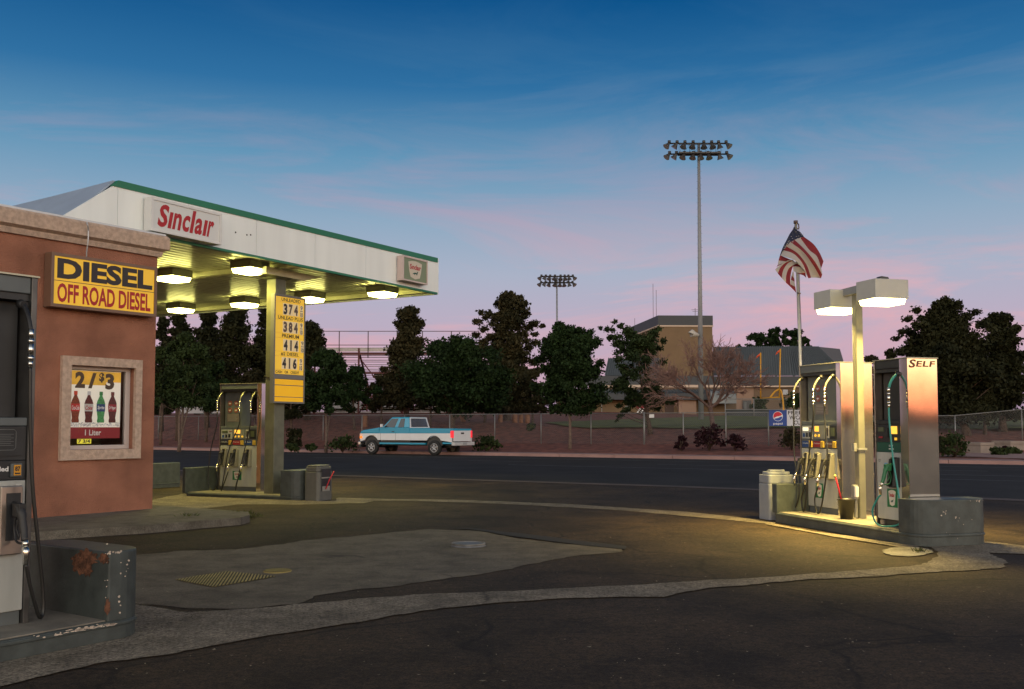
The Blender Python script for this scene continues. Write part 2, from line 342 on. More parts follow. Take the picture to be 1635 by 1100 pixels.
def concrete(name, c1, c2, agg=0):
    m = bpy.data.materials.new(name); m.use_nodes = True; t = m.node_tree; b = t.nodes['Principled BSDF']; L = t.links.new
    def n(k): return t.nodes.new(k)
    tc = n('ShaderNodeTexCoord'); big = n('ShaderNodeTexNoise'); big.inputs['Scale'].default_value = .9; big.inputs['Detail'].default_value = 9; big.inputs['Roughness'].default_value = .7; L(tc.outputs['Object'], big.inputs[0])
    r1 = n('ShaderNodeValToRGB'); r1.color_ramp.elements[0].position = .32; r1.color_ramp.elements[0].color = tuple(c1)+(1,); r1.color_ramp.elements[1].position = .68; r1.color_ramp.elements[1].color = tuple(c2)+(1,); L(big.outputs[0], r1.inputs[0])
    fin = n('ShaderNodeTexNoise'); fin.inputs['Scale'].default_value = 42 if agg else 60; fin.inputs['Detail'].default_value = 4; fin.inputs['Roughness'].default_value = .8; L(tc.outputs['Object'], fin.inputs[0])
    r2 = n('ShaderNodeValToRGB'); a = .28 if agg else .6; r2.color_ramp.elements[0].position = .36; r2.color_ramp.elements[0].color = (a,a,a,1); r2.color_ramp.elements[1].position = .66; c = 2.3 if agg else 1.45; r2.color_ramp.elements[1].color = (c,c,c,1); L(fin.outputs[0], r2.inputs[0])
    mu = n('ShaderNodeMixRGB'); mu.blend_type = 'MULTIPLY'; mu.inputs[0].default_value = 1; L(r1.outputs[0], mu.inputs[1]); L(r2.outputs[0], mu.inputs[2])
    wn = n('ShaderNodeTexNoise'); wn.inputs['Scale'].default_value = 1.6; wn.inputs['Detail'].default_value = 6; L(tc.outputs['Object'], wn.inputs[0])
    mx = n('ShaderNodeMixRGB'); mx.inputs[0].default_value = .3; L(tc.outputs['Object'], mx.inputs[1]); L(wn.outputs[1], mx.inputs[2])
    vo = n('ShaderNodeTexVoronoi'); vo.feature = 'DISTANCE_TO_EDGE'; vo.inputs['Scale'].default_value = .42; L(mx.outputs[0], vo.inputs[0])
    cr = n('ShaderNodeValToRGB'); cr.color_ramp.elements[0].color = (.3,.28,.26,1); cr.color_ramp.elements[1].position = .007; cr.color_ramp.elements[1].color = (1,1,1,1); L(vo.outputs[0], cr.inputs[0])
    m2 = n('ShaderNodeMixRGB'); m2.blend_type = 'MULTIPLY'; L(mu.outputs[0], m2.inputs[1]); L(cr.outputs[0], m2.inputs[2])
    mk = n('ShaderNodeTexNoise'); mk.inputs['Scale'].default_value = .7; L(tc.outputs['Object'], mk.inputs[0]); mr = n('ShaderNodeValToRGB'); mr.color_ramp.elements[0].position = .5; mr.color_ramp.elements[1].position = .62; L(mk.outputs[0], mr.inputs[0]); L(mr.outputs[0], m2.inputs[0])
    st = n('ShaderNodeTexNoise'); st.inputs['Scale'].default_value = 2.6; st.inputs['Detail'].default_value = 10; st.inputs['Roughness'].default_value = .75; L(tc.outputs['Object'], st.inputs[0])
    sr = n('ShaderNodeValToRGB'); sr.color_ramp.elements[0].position = .34; sr.color_ramp.elements[0].color = (.55,.53,.5,1); sr.color_ramp.elements[1].position = .56; sr.color_ramp.elements[1].color = (1.1,1.1,1.1,1); L(st.outputs[0], sr.inputs[0])
    m4 = n('ShaderNodeMixRGB'); m4.blend_type = 'MULTIPLY'; m4.inputs[0].default_value = 1; L(m2.outputs[0], m4.inputs[1]); L(sr.outputs[0], m4.inputs[2]); m2 = m4
    L(m2.outputs[0], b.inputs['Base Color']); b.inputs['Roughness'].default_value = .85
    bp = n('ShaderNodeBump'); bp.inputs['Strength'].default_value = .5; bp.inputs['Distance'].default_value = .012; L(fin.outputs[0], bp.inputs['Height']); L(bp.outputs[0], b.inputs['Normal'])
    return m
conc = concrete('worn_concrete', (.088,.073,.052), (.160,.134,.097))
conc2 = concrete('exposed_aggregate_concrete', (.102,.084,.063), (.190,.157,.118), 1)
conc3 = concrete('pale_concrete_patch', (.24,.22,.17), (.36,.33,.27))
walkc = concrete('store_walk_concrete', (.10,.09,.075), (.15,.135,.11))
farwalk = mat('pink_pavement_concrete', (.30,.185,.17), .9, noise=.12, scale=.8)
roadm = mat('road_asphalt', (.033,.029,.027), .82, noise=.22, scale=.5, bump=.3, bscale=25, spec=.2)
paint = mat('worn_road_paint', (.16,.15,.16), .8, noise=.3, scale=3)
gravel = mat('red_gravel', (.165,.050,.033), .95, noise=.42, scale=2.4, bump=.7, bscale=9, detail=12)
grassm = mat('field_grass', (.090,.100,.012), .9, noise=.3, scale=.5, bump=.3, bscale=20)
barkm = mat('bark', (.085,.055,.04), .9, noise=.35, scale=9, bump=.4, bscale=25)
barkp = mat('pale_bark', (.13,.09,.07), .9, noise=.25, scale=9)
# ------------------------------------------------------------------ ground, road, bank
def zterr(s, r):
    def lp(x, a, b, c, d): return c+(d-c)*max(0, min(1, (x-a)/(b-a)))
    top = lp(-r, 30, 55, 1.5, 2.45)
    if s <= 46.4: return .12
    u = max(0, min(1, (r+13)/8)); s = max(46.4, s-11*u*u*(3-2*u))
    if s <= 52: return lp(s, 46.4, 52, .12, .5)
    if s <= 60: return lp(s, 52, 60, .5, top)
    return top+.02*min(s-60, 140)
def grid(name, ss, rs, m, zf, label=None):
    v = [tuple(SR(s, r, zf(s, r))) for s in ss for r in rs]; n = len(rs)
    f = [(i*n+j, i*n+j+1, (i+1)*n+j+1, (i+1)*n+j) for i in range(len(ss)-1) for j in range(n-1)]
    me = bpy.data.meshes.new(name); me.from_pydata(v, [], f); me.materials.append(m); me.polygons.foreach_set('use_smooth', [True]*len(f)); me.update()
    o = bpy.data.objects.new(name, me); COL.objects.link(o); return tag(o, kind='structure')
grid('ground', [-3500,-300,-40,0,20,44.62], [-3500,-500,-60,0,60,500,3500], asph, lambda s, r: 0)
ss = [44.6, 46.39, 46.4]+[46.6+.8*i+random.uniform(-.1,.1) for i in range(19)]+[63,68,75,85,100,130,200,500,3500]
rs = [-3500,-500,-200]+[-110+2.5*i for i in range(72)]+[120,300,3500]
def zt(s, r): return zterr(s, r)+(random.uniform(-.05,.05) if 47 < s < 62 else 0)
grid('gravel_bank', ss, rs, gravel, zt)
def zg(s, r): return zterr(s, r)+.09
def grass_sheet():
    rs2 = [-34+2*i for i in range(60)]; v = []; f = []
    ss2 = [0,.08,.2,.4,1]; n = len(rs2)
    for k in range(12):
        for r in rs2:
            s0 = 58.6+11*max(0, min(1, (r+13)/8))+4.5*max(0, min(1, (-26-r)/8))**2+.4*math.sin(r*.7)
            s = s0+(150-s0)*(k/11)**2.2
            v.append(tuple(SR(s, r, zterr(s, r)+.10)))
    f = [(i*n+j, i*n+j+1, (i+1)*n+j+1, (i+1)*n+j) for i in range(11) for j in range(n-1)]
    me = bpy.data.meshes.new('playing_field'); me.from_pydata(v, [], f); me.materials.append(grassm); me.polygons.foreach_set('use_smooth', [True]*len(f)); me.update()
    o = bpy.data.objects.new('playing_field', me); COL.objects.link(o); tag(o, kind='structure')
grass_sheet()
poly_sheet('road', [SR(24.9,-140), SR(24.5,-9), SR(23.2,3), SR(22.6,70), SR(44.2,70), SR(44.2,-140)], .004, roadm, sub=4)
poly_sheet('gutter', [SR(44.2,-140), SR(44.2,70), SR(44.6,70), SR(44.6,-140)], .008, farwalk, sub=10)
poly_sheet('gutter', [SR(24.9,-140), SR(24.5,-9), SR(23.2,3), SR(22.6,70), SR(22.05,70), SR(22.6,3), SR(23.9,-9), SR(24.3,-140)], .008, mat('stained_gutter', (.085,.06,.055), .9, noise=.3, scale=1), sub=3)
mk = MB()
for s in (41.2,): 
    for k in range(40):
        r0 = -120+k*4.8
        mk.box(0,0,0,0,0,0) if 0 else mk.quad(SR(s, r0, .009), SR(s, r0+4.8, .009), SR(s+.11, r0+4.8, .009), SR(s+.11, r0, .009))
for s, a, b in ((34.3,-20,60),(31.3,-5,60)):
    mk.quad(SR(s, a, .009), SR(s, b, .009), SR(s+.11, b, .009), SR(s+.11, a, .009))
for k in range(12): mk.quad(SR(37.6, -60+k*9, .009), SR(37.6, -57+k*9, .009), SR(37.71, -57+k*9, .009), SR(37.71, -60+k*9, .009))
tag(mk.build('road_marking', paint), kind='structure')
# far pavement with kerb, cut by joints
pv = MB(frame((0,0,0), B_, A_))
r = -140
while r < 70: pv.box(r, r+2.98, 44.6, 46.35, -.05, .15); r += 3.0
tag(pv.build('far_pavement', farwalk), kind='structure')
# plaza at the right behind the pavement
poly_sheet('bench_plaza', [SR(46.38,9.5), SR(46.38,45), SR(54,45), SR(54,12)], .0, mat('plaza_concrete', (.26,.19,.17), .9, noise=.15, scale=1), thick=.62) if 0 else None
# concrete sheets in the lot
P2 = lambda L: [G(a, b) for a, b in L]
poly_sheet('concrete_pad', P2([(150,893),(290,880),(378,878),(500,862),(600,853),(685,845),(760,848),(830,860),(905,869),(990,876),(994,883),(940,886),(900,890),(840,904),(760,918),(650,934),(560,943),(520,950),(470,965),(390,972),(300,973),(215,964),(100,960)]), .005, conc, jit=.02, sub=.09)
poly_sheet('concrete_strip', P2([(-60,1010),(60,985),(215,966),(300,978),(400,974),(560,958),(700,949),(900,941),(1060,932),(1200,924),(1330,915),(1400,909),(1475,903),(1500,884),(1485,872),(1580,866),(1700,880),(1700,890),(1640,886),(1575,883),(1612,900),(1600,908),(1500,914),(1400,921),(1300,926),(1130,940),(1060,954),(980,954),(900,957),(760,966),(680,976),(600,990),(500,1005),(400,1022),(280,1044),(150,1062),(60,1085),(-60,1110)]), .009, conc2, jit=.012, sub=.07)
poly_sheet('concrete_patch', P2([(1403,880),(1430,876),(1465,875),(1488,880),(1480,888),(1450,890),(1420,888)]), .013, conc3, jit=.02, sub=.06)
poly_sheet('concrete_apron', P2([(1229,836),(1300,850),(1357,857),(1438,870),(1480,873),(1440,876),(1400,869),(1330,858),(1270,847),(1220,838)]), .014, conc2, jit=.008, sub=.3)
poly_sheet('valley_gutter', P2([(540,795),(640,797),(760,799),(900,805),(1000,811),(1100,818),(1170,825),(1235,834),(1235,838),(1160,830),(1090,824),(1000,816),(900,810),(760,803),(640,800),(535,800)]), .006, conc2, jit=.02, sub=.12)
poly_sheet('canopy_apron', P2([(236,800),(290,789),(483,800),(532,800),(600,798),(580,804),(470,806),(380,806),(330,812),(300,812),(236,812)]), .007, conc2, jit=.02, sub=.4)
# fresher dark tar patches
tar = asphalt('dark_tar_patch', .56)
poly_sheet('tar_patch', P2([(60,852),(200,846),(380,838),(560,834),(700,840),(685,843),(600,851),(500,860),(378,875),(290,877),(200,884),(60,890)]), .003, tar, jit=.05, sub=.3)
poly_sheet('tar_patch', P2([(690,843),(760,845),(900,862),(1000,873),(1000,878),(905,868),(830,858),(760,847)]), .011, mat('dark_joint', (.015,.013,.012), .8), jit=.03, sub=.3)
0 and poly_sheet('tar_patch', P2([(420,968),(520,952),(600,940),(760,920),(840,908),(900,894),(1060,889),(1180,905),(1060,928),(900,938),(700,946),(560,955)]), .003, tar, jit=.05, sub=.3)
# thin dark cracks as real open joints
def crack(pts, w, name='pavement_crack'):
    P = crom([G(a, b, .0105) for a, b in pts], 10); mb = MB(); L = []
    for i, p in enumerate(P):
        t = (P[min(i+1, len(P)-1)]-P[max(i-1, 0)]).normalized(); nn = Vector((t.y, -t.x, 0)); j = nn*random.uniform(-.03,.03); ww = w*random.uniform(.3, 1.2)
        L.append((p+j-nn*ww, p+j+nn*ww))
    for i in range(len(L)-1): mb.quad(L[i][0], L[i+1][0], L[i+1][1], L[i][1])
    return mb
ck = MB()
for pts in ([(215,1020),(260,1000),(300,985),(330,972)], [(215,962),(260,968),(320,975),(380,973)], [(480,890),(560,898),(640,892),(700,890)], [(600,930),(700,912),(800,905),(880,898)], [(1060,905),(1130,912),(1170,925),(1200,930)],
            [(1000,1000),(1150,985),(1290,1000),(1400,1010),(1635,1040)], [(700,1100),(900,1040),(1000,1030),(1120,1045)], [(250,1095),(500,1050),(760,1040)], [(1130,940),(1250,950),(1330,955),(1500,975)], [(640,1075),(760,1060),(820,1060)],
            [(1400,1100),(1450,1040),(1560,1000),(1635,990)], [(950,905),(1050,900),(1160,896)], [(1480,905),(1530,915),(1635,930)], [(900,880),(985,889),(1020,884)]):
    c = crack(pts, .003); ck.add(c.v, c.f)
tag(ck.build('pavement_cracks', mat('crack_dirt', (.022,.020,.018), .95)), kind='structure')
# pale bits and leaves on the lot
lit = MB()
for k in range(420):
    px = random.uniform(0, 1635); py = 830+260*random.random()**1.3; p = G(px, py, .016); s = random.uniform(.004, .016)*(1.0 if k % 9 else 1.8); a = random.random()*6
    lit.add([p+Vector((math.cos(a+i*1.57)*s*(1 if i % 2 else .5), math.sin(a+i*1.57)*s*(1 if i % 2 else .5), .004*(i % 2))) for i in range(4)], [(0,1,2,3)])
tag(lit.build('loose_grit', mat('pale_grit', (.30,.25,.17), .9, noise=.5, scale=3)), 'scattered pale grit and dry leaf bits on the dark asphalt lot', 'debris', kind='stuff')
# added ridge behind the camera, there to darken the mirror image in the pump side
v = []; n = 90
for i in range(n):
    x = -2600+5200*i/(n-1); h = 21+4*math.sin(i*.7)+3*math.sin(i*1.9+1)+2*math.sin(i*4.1)
    v += [(x, -650, -1), (x, -640, h), (x, -760, -1)]
me = bpy.data.meshes.new('added_ridge'); me.from_pydata(v, [], [f for i in range(n-1) for f in ((i*3, i*3+1, i*3+4, i*3+3), (i*3+1, i*3+2, i*3+5, i*3+4))]); me.materials.append(mat('added_ridge_brown', (.05,.045,.03), .9)); me.update()
o = bpy.data.objects.new('added_ridge', me); COL.objects.link(o); tag(o, kind='structure')
# store walk slab
sw = [G(-150,826,.12), G(243,806,.12), G(398,817,.12), G(399,822,.12), G(384,826,.12), G(240,838,.12), G(60,849,.12), G(-150,862,.12)]
o = poly_sheet('store_walk', sw, .0, walkc, thick=.12, jit=.006, sub=.5)
# weeds along the kerb
wv = MB()
for px, py, k, h in ((230,842,14,.10),(300,835,26,.16),(318,833,20,.10),(345,830,14,.08),(378,828,26,.14),(398,826,24,.12),(415,824,8,.05),(130,850,14,.1),(190,846,12,.1),(1470,882,16,.06)):
    for j in range(k*3):
        p = G(px+random.gauss(0,6), py+random.gauss(0,1)); a = random.random()*6.28; l = h*random.uniform(.3,1.1); q = Vector((math.cos(a), math.sin(a), 0)); w = q.cross(Vector((0,0,1)))*.007
        wv.add([p-w, p+w, p+q*l*.35+w*.8+Vector((0,0,l*.7)), p+q*l*.8+Vector((0,0,l))], [(0,1,2),(0,2,3)])
tag(wv.build('weeds', leafmat('weed_leaf', (.05,.07,.02), (.13,.12,.05))), 'low green weeds growing along the crumbling kerb of the store walk', 'weeds', kind='stuff')
# covers in the lot
g = [G(280,925,.012), G(362,912,.012), G(441,920,.012), G(341,937,.012)]
root = thing('drain_grate', 'square yellowish steel drain grate with diagonal ribs set in the concrete pad', 'grate', G(360,924))
gm = mat('yellowed_steel_plate', (.30,.235,.085), .6, metal=.3, noise=.25, scale=5)
gd = mat('grate_shadow_gap', (.03,.027,.02), .9)
b = MB(); b.quad(*g); b.build('pit_shade', gd, root)  # flat dark sheet, shade of the pit put into its colour
b = MB()
def chain(P, u):
    L1 = (P[1]-P[0]).length; L2 = (P[2]-P[1]).length; s = u*(L1+L2); return P[0].lerp(P[1], s/L1) if s < L1 else P[1].lerp(P[2], (s-L1)/L2)
for k in range(32):
    t0 = (k+.12)/32; t1 = (k+.62)/32
    a, bb = chain([g[0],g[3],g[2]], t0), chain([g[0],g[3],g[2]], t1); d, c = chain([g[0],g[1],g[2]], t0), chain([g[0],g[1],g[2]], t1); up = Vector((0,0,.003))
    b.hexa([a, bb, c, d, a+up, bb+up, c+up, d+up])
b.build('grate_bars', gm, root)
c = G(443,913); root = thing('valve_cover', 'small round yellowish ribbed valve cover beside the drain grate', 'cover', c)
b = MB(); b.cyl(c+Vector((0,0,.0)), c+Vector((0,0,.014)), .15, n=28)
b.build('lid', gm, root)
b = MB()
for k in range(-6, 7):
    w = math.sqrt(max(0, .14**2-(k*.021)**2)); b.M = frame(c+Vector((0,0,.014)), BB, -BP); b.box(-w, w, k*.021-.005, k*.021+.005, 0, .006)
b.build('ribs', mat('cover_rib_steel', (.16,.13,.05), .5, metal=.4), root)
c = G(748,872); root = thing('tank_cover', 'round raised fuel tank cover with white painted rim on the pad', 'cover', c)
b = MB(); b.tube([c+Vector((.21*math.cos(k*.2618), .21*math.sin(k*.2618), .035)) for k in range(25)], .012, 6)
b.build('rim', mat('worn_rim', (.17,.165,.16), .5, metal=.3, noise=.3), root); b = MB(); b.cyl(c, c+Vector((0,0,.035)), .235, .2, n=28); b.build('lid', mat('cover_grey', (.12,.13,.15), .6, noise=.2), root)
# ------------------------------------------------------------------ store
K = G(243,812,.12); wallP = Plane(K, BB); LB = 11.0; ZT = zat(411, K.y, 250)
def depthbox(mb, pl, a0, a1, o0, o1, z0, z1, mi=None):
    P = [pl.w(a, z, o) for z in (z0, z1) for a, o in ((a0,o0),(a1,o0),(a1,o1),(a0,o1))]
    return mb.hexa(P, mi)
ZC = zat(374.5, K.y, 245)
store = thing('convenience_store', 'terracotta stucco store building with tan cornice at the left edge', 'building', K)
ax = lambda px, py, pl=wallP: pl.px(px, py)
# window opening
o1 = ax(111,582); o2 = ax(211,717); o3 = ax(214,588.6); o4 = ax(108,718)
wa0 = (o1[0]+o4[0])/2; wa1 = (o2[0]+o3[0])/2; wz0 = (o2[1]+o4[1])/2; wz1 = (o1[1]+o3[1])/2
b = MB(); xs = [-LB, wa0, wa1, 0]; zs = [0, wz0, wz1, ZC-.1]
for i in range(3):
    for j in range(3):
        if i == 1 and j == 1: continue
        b.quad(wallP.w(xs[i], zs[j]), wallP.w(xs[i+1], zs[j]), wallP.w(xs[i+1], zs[j+1]), wallP.w(xs[i], zs[j+1]))
b.quad(wallP.w(0,0), wallP.w(0,0,-8), wallP.w(0,ZC-.1,-8), wallP.w(0,ZC-.1)); b.quad(wallP.w(-LB,.1,-8), wallP.w(-LB,.1), wallP.w(-LB,ZC-.1), wallP.w(-LB,ZC-.1,-8))
b.quad(wallP.w(0,.1,-8), wallP.w(-LB,.1,-8), wallP.w(-LB,ZC-.1,-8), wallP.w(0,ZC-.1,-8))
for (a, c), (d, e) in (((wa0,wz0),(wa1,wz0)),((wa1,wz0),(wa1,wz1)),((wa1,wz1),(wa0,wz1)),((wa0,wz1),(wa0,wz0))):
    b.quad(wallP.w(a,c), wallP.w(d,e), wallP.w(d,e,-.16), wallP.w(a,c,-.16))
b.build('wall', stucco, store)
b = MB(); depthbox(b, wallP, -LB+.05, -.05, -7.95, -.3, ZC-.35, ZC-.12); b.build('roof', mat('gravel_roof', (.2,.19,.18), .9), store)
# room inside the window
b = MB(); depthbox(b, wallP, wa0-.5, wa1+.5, -1.6, -1.55, .5, 4); b.build('room_wall', mat('store_inside', (.30,.22,.10), .8, noise=.3, scale=2), store)
# cornice: stepped profile mitred round the corner
prof = [(0,ZC-.40),(.05,ZC-.40),(.07,ZC-.33),(.07,ZC-.31),(.15,ZC-.27),(.15,ZC-.07),(.12,ZC-.03),(.0,ZC-.03)]
b = MB(); n = len(prof)
ring = lambda a0, sgn: None
vs = []
for (o, z) in prof: vs.append(wallP.w(-LB, z, o))
for (o, z) in prof: vs.append(wallP.w(o, z, o))
for (o, z) in prof: vs.append(wallP.w(o, z, -8))
b.add(vs, [(k*n+i, (k+1)*n+i, (k+1)*n+(i+1)%n, k*n+(i+1)%n) for k in range(2) for i in range(n)]); b.build('cornice', stucco2, store)
b = MB(); depthbox(b, wallP, -LB, .10, -.15, .10, ZC-.028, ZC+.005); depthbox(b, wallP, -.14, .10, -8, -.152, ZC-.028, ZC+.005); b.build('flashing', flash, store)
# window trim, frame, pane
t1 = ax(95.6,567.4); t2 = ax(220.8,732.6); t3 = ax(224,575.5); t4 = ax(93.2,734.2)
ta0 = (t1[0]+t4[0])/2; ta1 = (t2[0]+t3[0])/2; tz0 = (t2[1]+t4[1])/2; tz1 = (t1[1]+t3[1])/2
b = MB()
for a0, a1, z0, z1 in ((ta0,ta1,tz0,wz0),(ta0,ta1,wz1,tz1),(ta0,wa0,wz0,wz1),(wa1,ta1,wz0,wz1)): depthbox(b, wallP, a0, a1, .001, .07, z0, z1)
wn = b.build('window_trim', stucco2, store)
b = MB(); fw = .05
for a0, a1, z0, z1 in ((wa0,wa1,wz0,wz0+.07),(wa0,wa1,wz1-.06,wz1),(wa0,wa0+fw,wz0+.07,wz1-.06),(wa1-.09,wa1,wz0+.07,wz1-.06)): depthbox(b, wallP, a0, a1, -.16, -.09, z0, z1)
win = b.build('window', mat('window_vinyl', (.52,.45,.43), .5), store, bevel=.008)
gl = bpy.data.materials.new('window_glass'); gl.use_nodes = True; t = gl.node_tree; t.nodes.clear(); L = t.links.new
tr = t.nodes.new('ShaderNodeBsdfTransparent'); gs = t.nodes.new('ShaderNodeBsdfGlossy'); gs.inputs['Roughness'].default_value = .02; mxn = t.nodes.new('ShaderNodeMixShader'); fr = t.nodes.new('ShaderNodeFresnel'); fr.inputs[0].default_value = 1.3
ou = t.nodes.new('ShaderNodeOutputMaterial'); L(fr.outputs[0], mxn.inputs[0]); L(tr.outputs[0], mxn.inputs[1]); L(gs.outputs[0], mxn.inputs[2]); L(mxn.outputs[0], ou.inputs[0])
b = MB(); b.quad(wallP.w(wa0+.05,wz0+.07,-.12), wallP.w(wa1-.09,wz0+.07,-.12), wallP.w(wa1-.09,wz1-.06,-.12), wallP.w(wa0+.05,wz1-.06,-.12)); b.build('pane', gl, win)
# poster in the window
pp = wallP.off(-.135); pa0, pz1 = wa0+.05, wz1-.07; pa1 = pp.px(192,650)[0]; pz0 = pp.px(150,700)[1]
pw, ph = pa1-pa0, pz1-pz0
poster = thing('drink_poster', 'soft drink price poster with four bottles inside the store window', 'poster', pp.w(pa0, pz0))
fn = lambda a, z, o=0: pp.w(pa0+a*pw, pz0+z*ph, o)
b = MB(); b.hexa([fn(0,0,-.01), fn(1,0,-.01), fn(1,0,0), fn(0,0,0), fn(0,1,-.01), fn(1,1,-.01), fn(1,1,0), fn(0,1,0)]); b.build('sheet', mat('poster_white', (.84,.82,.76), .5, emit=(1,.93,.8), estr=.13), poster)  # sheet given a faint glow to brighten it behind the glass
b = MB(); b.quad(fn(0,.79,.0015), fn(.72,.79,.0015), fn(.72,.995,.0015), fn(0,.995,.0015)); b.quad(fn(.72,.84,.0015), fn(1,.84,.0015), fn(1,.995,.0015), fn(.72,.995,.0015)); b.build('price_band', mat('poster_yellow', (.72,.42,.03), .4, noise=.2, scale=3, emit=(1,.6,.05), estr=.12), poster)  # band brightened by an added faint glow too
b = MB(); b.quad(fn(0,.0,.0015), fn(1,.0,.0015), fn(1,.165,.0015), fn(0,.165,.0015)); b.build('size_band', redl, poster)
b = MB(); put_text(b, '2', lambda a, z: fn(a, z, .003), .14,.32,.74,.98, bold=.05); put_text(b, '/', lambda a, z: fn(a, z, .003), .38,.53,.74,.97, bold=.05)
put_text(b, '$', lambda a, z: fn(a, z, .003), .58,.68,.83,.98, bold=.04); put_text(b, '3', lambda a, z: fn(a, z, .003), .70,.87,.73,.97, bold=.05); b.build('price_lettering', mat('poster_brown_black', (.05,.03,.015), .5), poster)
b = MB(); put_text(b, '1 Liter', lambda a, z: fn(a, z, .003), .34,.64,.045,.13, bold=.02); b.build('size_lettering', whitepr, poster)
b = MB()
for k in range(130):
    a = random.uniform(.02,.98); z = .18+random.random()*.07*(1-.5*random.random()); s = random.uniform(.012,.03); b.add([fn(a+s*math.cos(q*2.1+k), z+s*.6*math.sin(q*2.1+k), .002+k*1e-5) for q in range(3)], [(0,1,2)], k % 3)
b.build('ice', [mat('ice_a', (.6,.6,.62), .4), mat('ice_b', (.45,.46,.49), .4), mat('ice_c', (.72,.72,.74), .4)], poster)
BOT = [(.155,(.22,.035,.01),(.55,.04,.01),(.52,.02,.02)),(.40,(.11,.012,.012),(.55,.55,.58),(.55,.55,.55)),(.625,(.06,.30,.10),(.03,.22,.06),(.02,.06,.20)),(.845,(.085,.008,.012),(.14,.02,.02),(.28,.01,.03))]
for i, (cx, body, cap, lab) in enumerate(BOT):
    hw = .082; z0, z1 = .235, .69
    pr = [(0,.0),(.75,.0),(.85,.05),(.72,.15),(.80,.24),(.92,.35),(1,.50),(.98,.62),(.78,.72),(.45,.82),(.30,.88),(.28,1)]
    b = MB(); pts = [(x*hw, z0+z*(z1-z0)) for x, z in pr]; out = [fn(cx+x, z, .0035) for x, z in pts]+[fn(cx-x, z, .0035) for x, z in reversed(pts)]
    b.add(out, [tuple(range(len(out)))]); bo = b.build('bottle_picture', mat('bottle_print_%s' % 'abcd'[i], body, .4, noise=.35, scale=40), poster)
    b = MB(); b.quad(fn(cx-.032,z1-.05,.0045), fn(cx+.032,z1-.05,.0045), fn(cx+.032,z1+.005,.0045), fn(cx-.032,z1+.005,.0045)); b.build('cap', mat('cap_print_%s' % 'abcd'[i], cap, .4), bo)
    b = MB(); b.quad(fn(cx-hw*.97,.40,.0045), fn(cx+hw*.97,.40,.0045), fn(cx+hw*.97,.51,.0045), fn(cx-hw*.97,.51,.0045)); b.build('label', mat('label_print_%s' % 'abcd'[i], lab, .4), bo)
    b = MB(); put_text(b, ['Coca-Cola','Coke','Sprite','Dr Pepper'][i], lambda a, z: fn(a, z, .0055), cx-hw*.8, cx+hw*.8, .42, .485, shear=.3); b.build('label_lettering', whitepr if i != 1 else redb, bo)
b = MB(); put_text(b, '7 3/4', lambda a, z: pp.w(pa0+a*pw, pz0+z*ph, .002), .22,.44,-.065,-.012, bold=.03); b.quad(fn(.20,-.075,0), fn(.46,-.075,0), fn(.46,-.005,0), fn(.20,-.005,0), 1)
tag(b.build('shelf_tag', [dkprint, mat('tag_yellow', (.7,.62,.03), .5, emit=(1,.9,.1), estr=.3)], origin=pp.w(pa0+.3*pw, pz0-.06)), 'small yellow tag with black figures below the bottle poster', 'tag')
# roof turbine vent and conduit
cv = at(88,352,K.y+1.4); root = thing('roof_vent', 'low dark ribbed turbine vent on the store roof', 'vent', cv+Vector((0,0,-.5)))
b = MB()
for k in range(18):
    a = k/18*6.283; b.tube([cv+Vector((.20*math.cos(a)*q, .20*math.sin(a)*q, z)) for q, z in ((.75,-.15),(1.1,-.05),(1.15,.02),(.8,.08),(.1,.11))], .012, 4)
b.build('vanes', pgrey, root); b = MB(); b.cyl(cv+Vector((0,0,-.6)), cv+Vector((0,0,.05)), .15, n=16); b.build('stem', flash, root)
o = .17
pts = [at(127,356,K.y-.05)+wallP.n*.02, at(132,352.5,K.y-.1)+wallP.n*.08, wallP.off(.2).hit(139,356), wallP.off(.2).hit(141,368), wallP.off(.2).hit(140.5,385), wallP.off(.16).hit(138.5,400), wallP.off(.12).hit(138,410)]
b = MB(); b.tube(crom(pts), .011, 8); tag(b.build('conduit', flash, origin=pts[-1]), 'thin bent metal conduit looping over the store cornice to the fuel sign', 'conduit')
# diesel sign
sp = wallP.off(.2); q1 = sp.px(82.6,402); q2 = sp.px(250.3,427.3); q3 = sp.px(249.5,505.5); q4 = sp.px(79,489.4)
a0 = (q1[0]+q4[0])/2; a1 = (q2[0]+q3[0])/2; z0 = (q3[1]+q4[1])/2; z1 = (q1[1]+q2[1])/2
ds = thing('fuel_sign', 'yellow DIESEL and OFF ROAD DIESEL box sign on the terracotta wall', 'sign', sp.w(a0, z0))
b = MB(); depthbox(b, wallP, a0, a1, .02, .19, z0, z1)
fr_ = .05
for x0, x1, y0, y1 in ((a0,a1,z0,z0+fr_),(a0,a1,z1-fr_,z1),(a0,a0+fr_,z0+fr_,z1-fr_),(a1-fr_,a1,z0+fr_,z1-fr_)): depthbox(b, wallP, x0, x1, .191, .215, y0, y1)
b.build('case', signbrown, ds)
zm = z0+(z1-z0)*.49
b = MB(); depthbox(b, wallP, a0+fr_, a1-fr_, .1905, .198, z0+fr_, zm-.006); depthbox(b, wallP, a0+fr_, a1-fr_, .1905, .198, zm+.006, z1-fr_); b.build('face', yel, ds)
tf = lambda a, z: wallP.w(a, z, .2015)
wd_ = a1-a0
b = MB(); put_text(b, 'DIESEL', tf, a0+wd_*.055, a1-wd_*.045, zm+.035, z1-fr_-.025, bold=.045); b.build('upper_lettering', dkprint, ds)
b = MB(); put_text(b, 'OFF ROAD DIESEL', tf, a0+wd_*.06, a1-wd_*.06, z0+fr_+.03, zm-.035, bold=.028); b.build('lower_lettering', redb, ds)
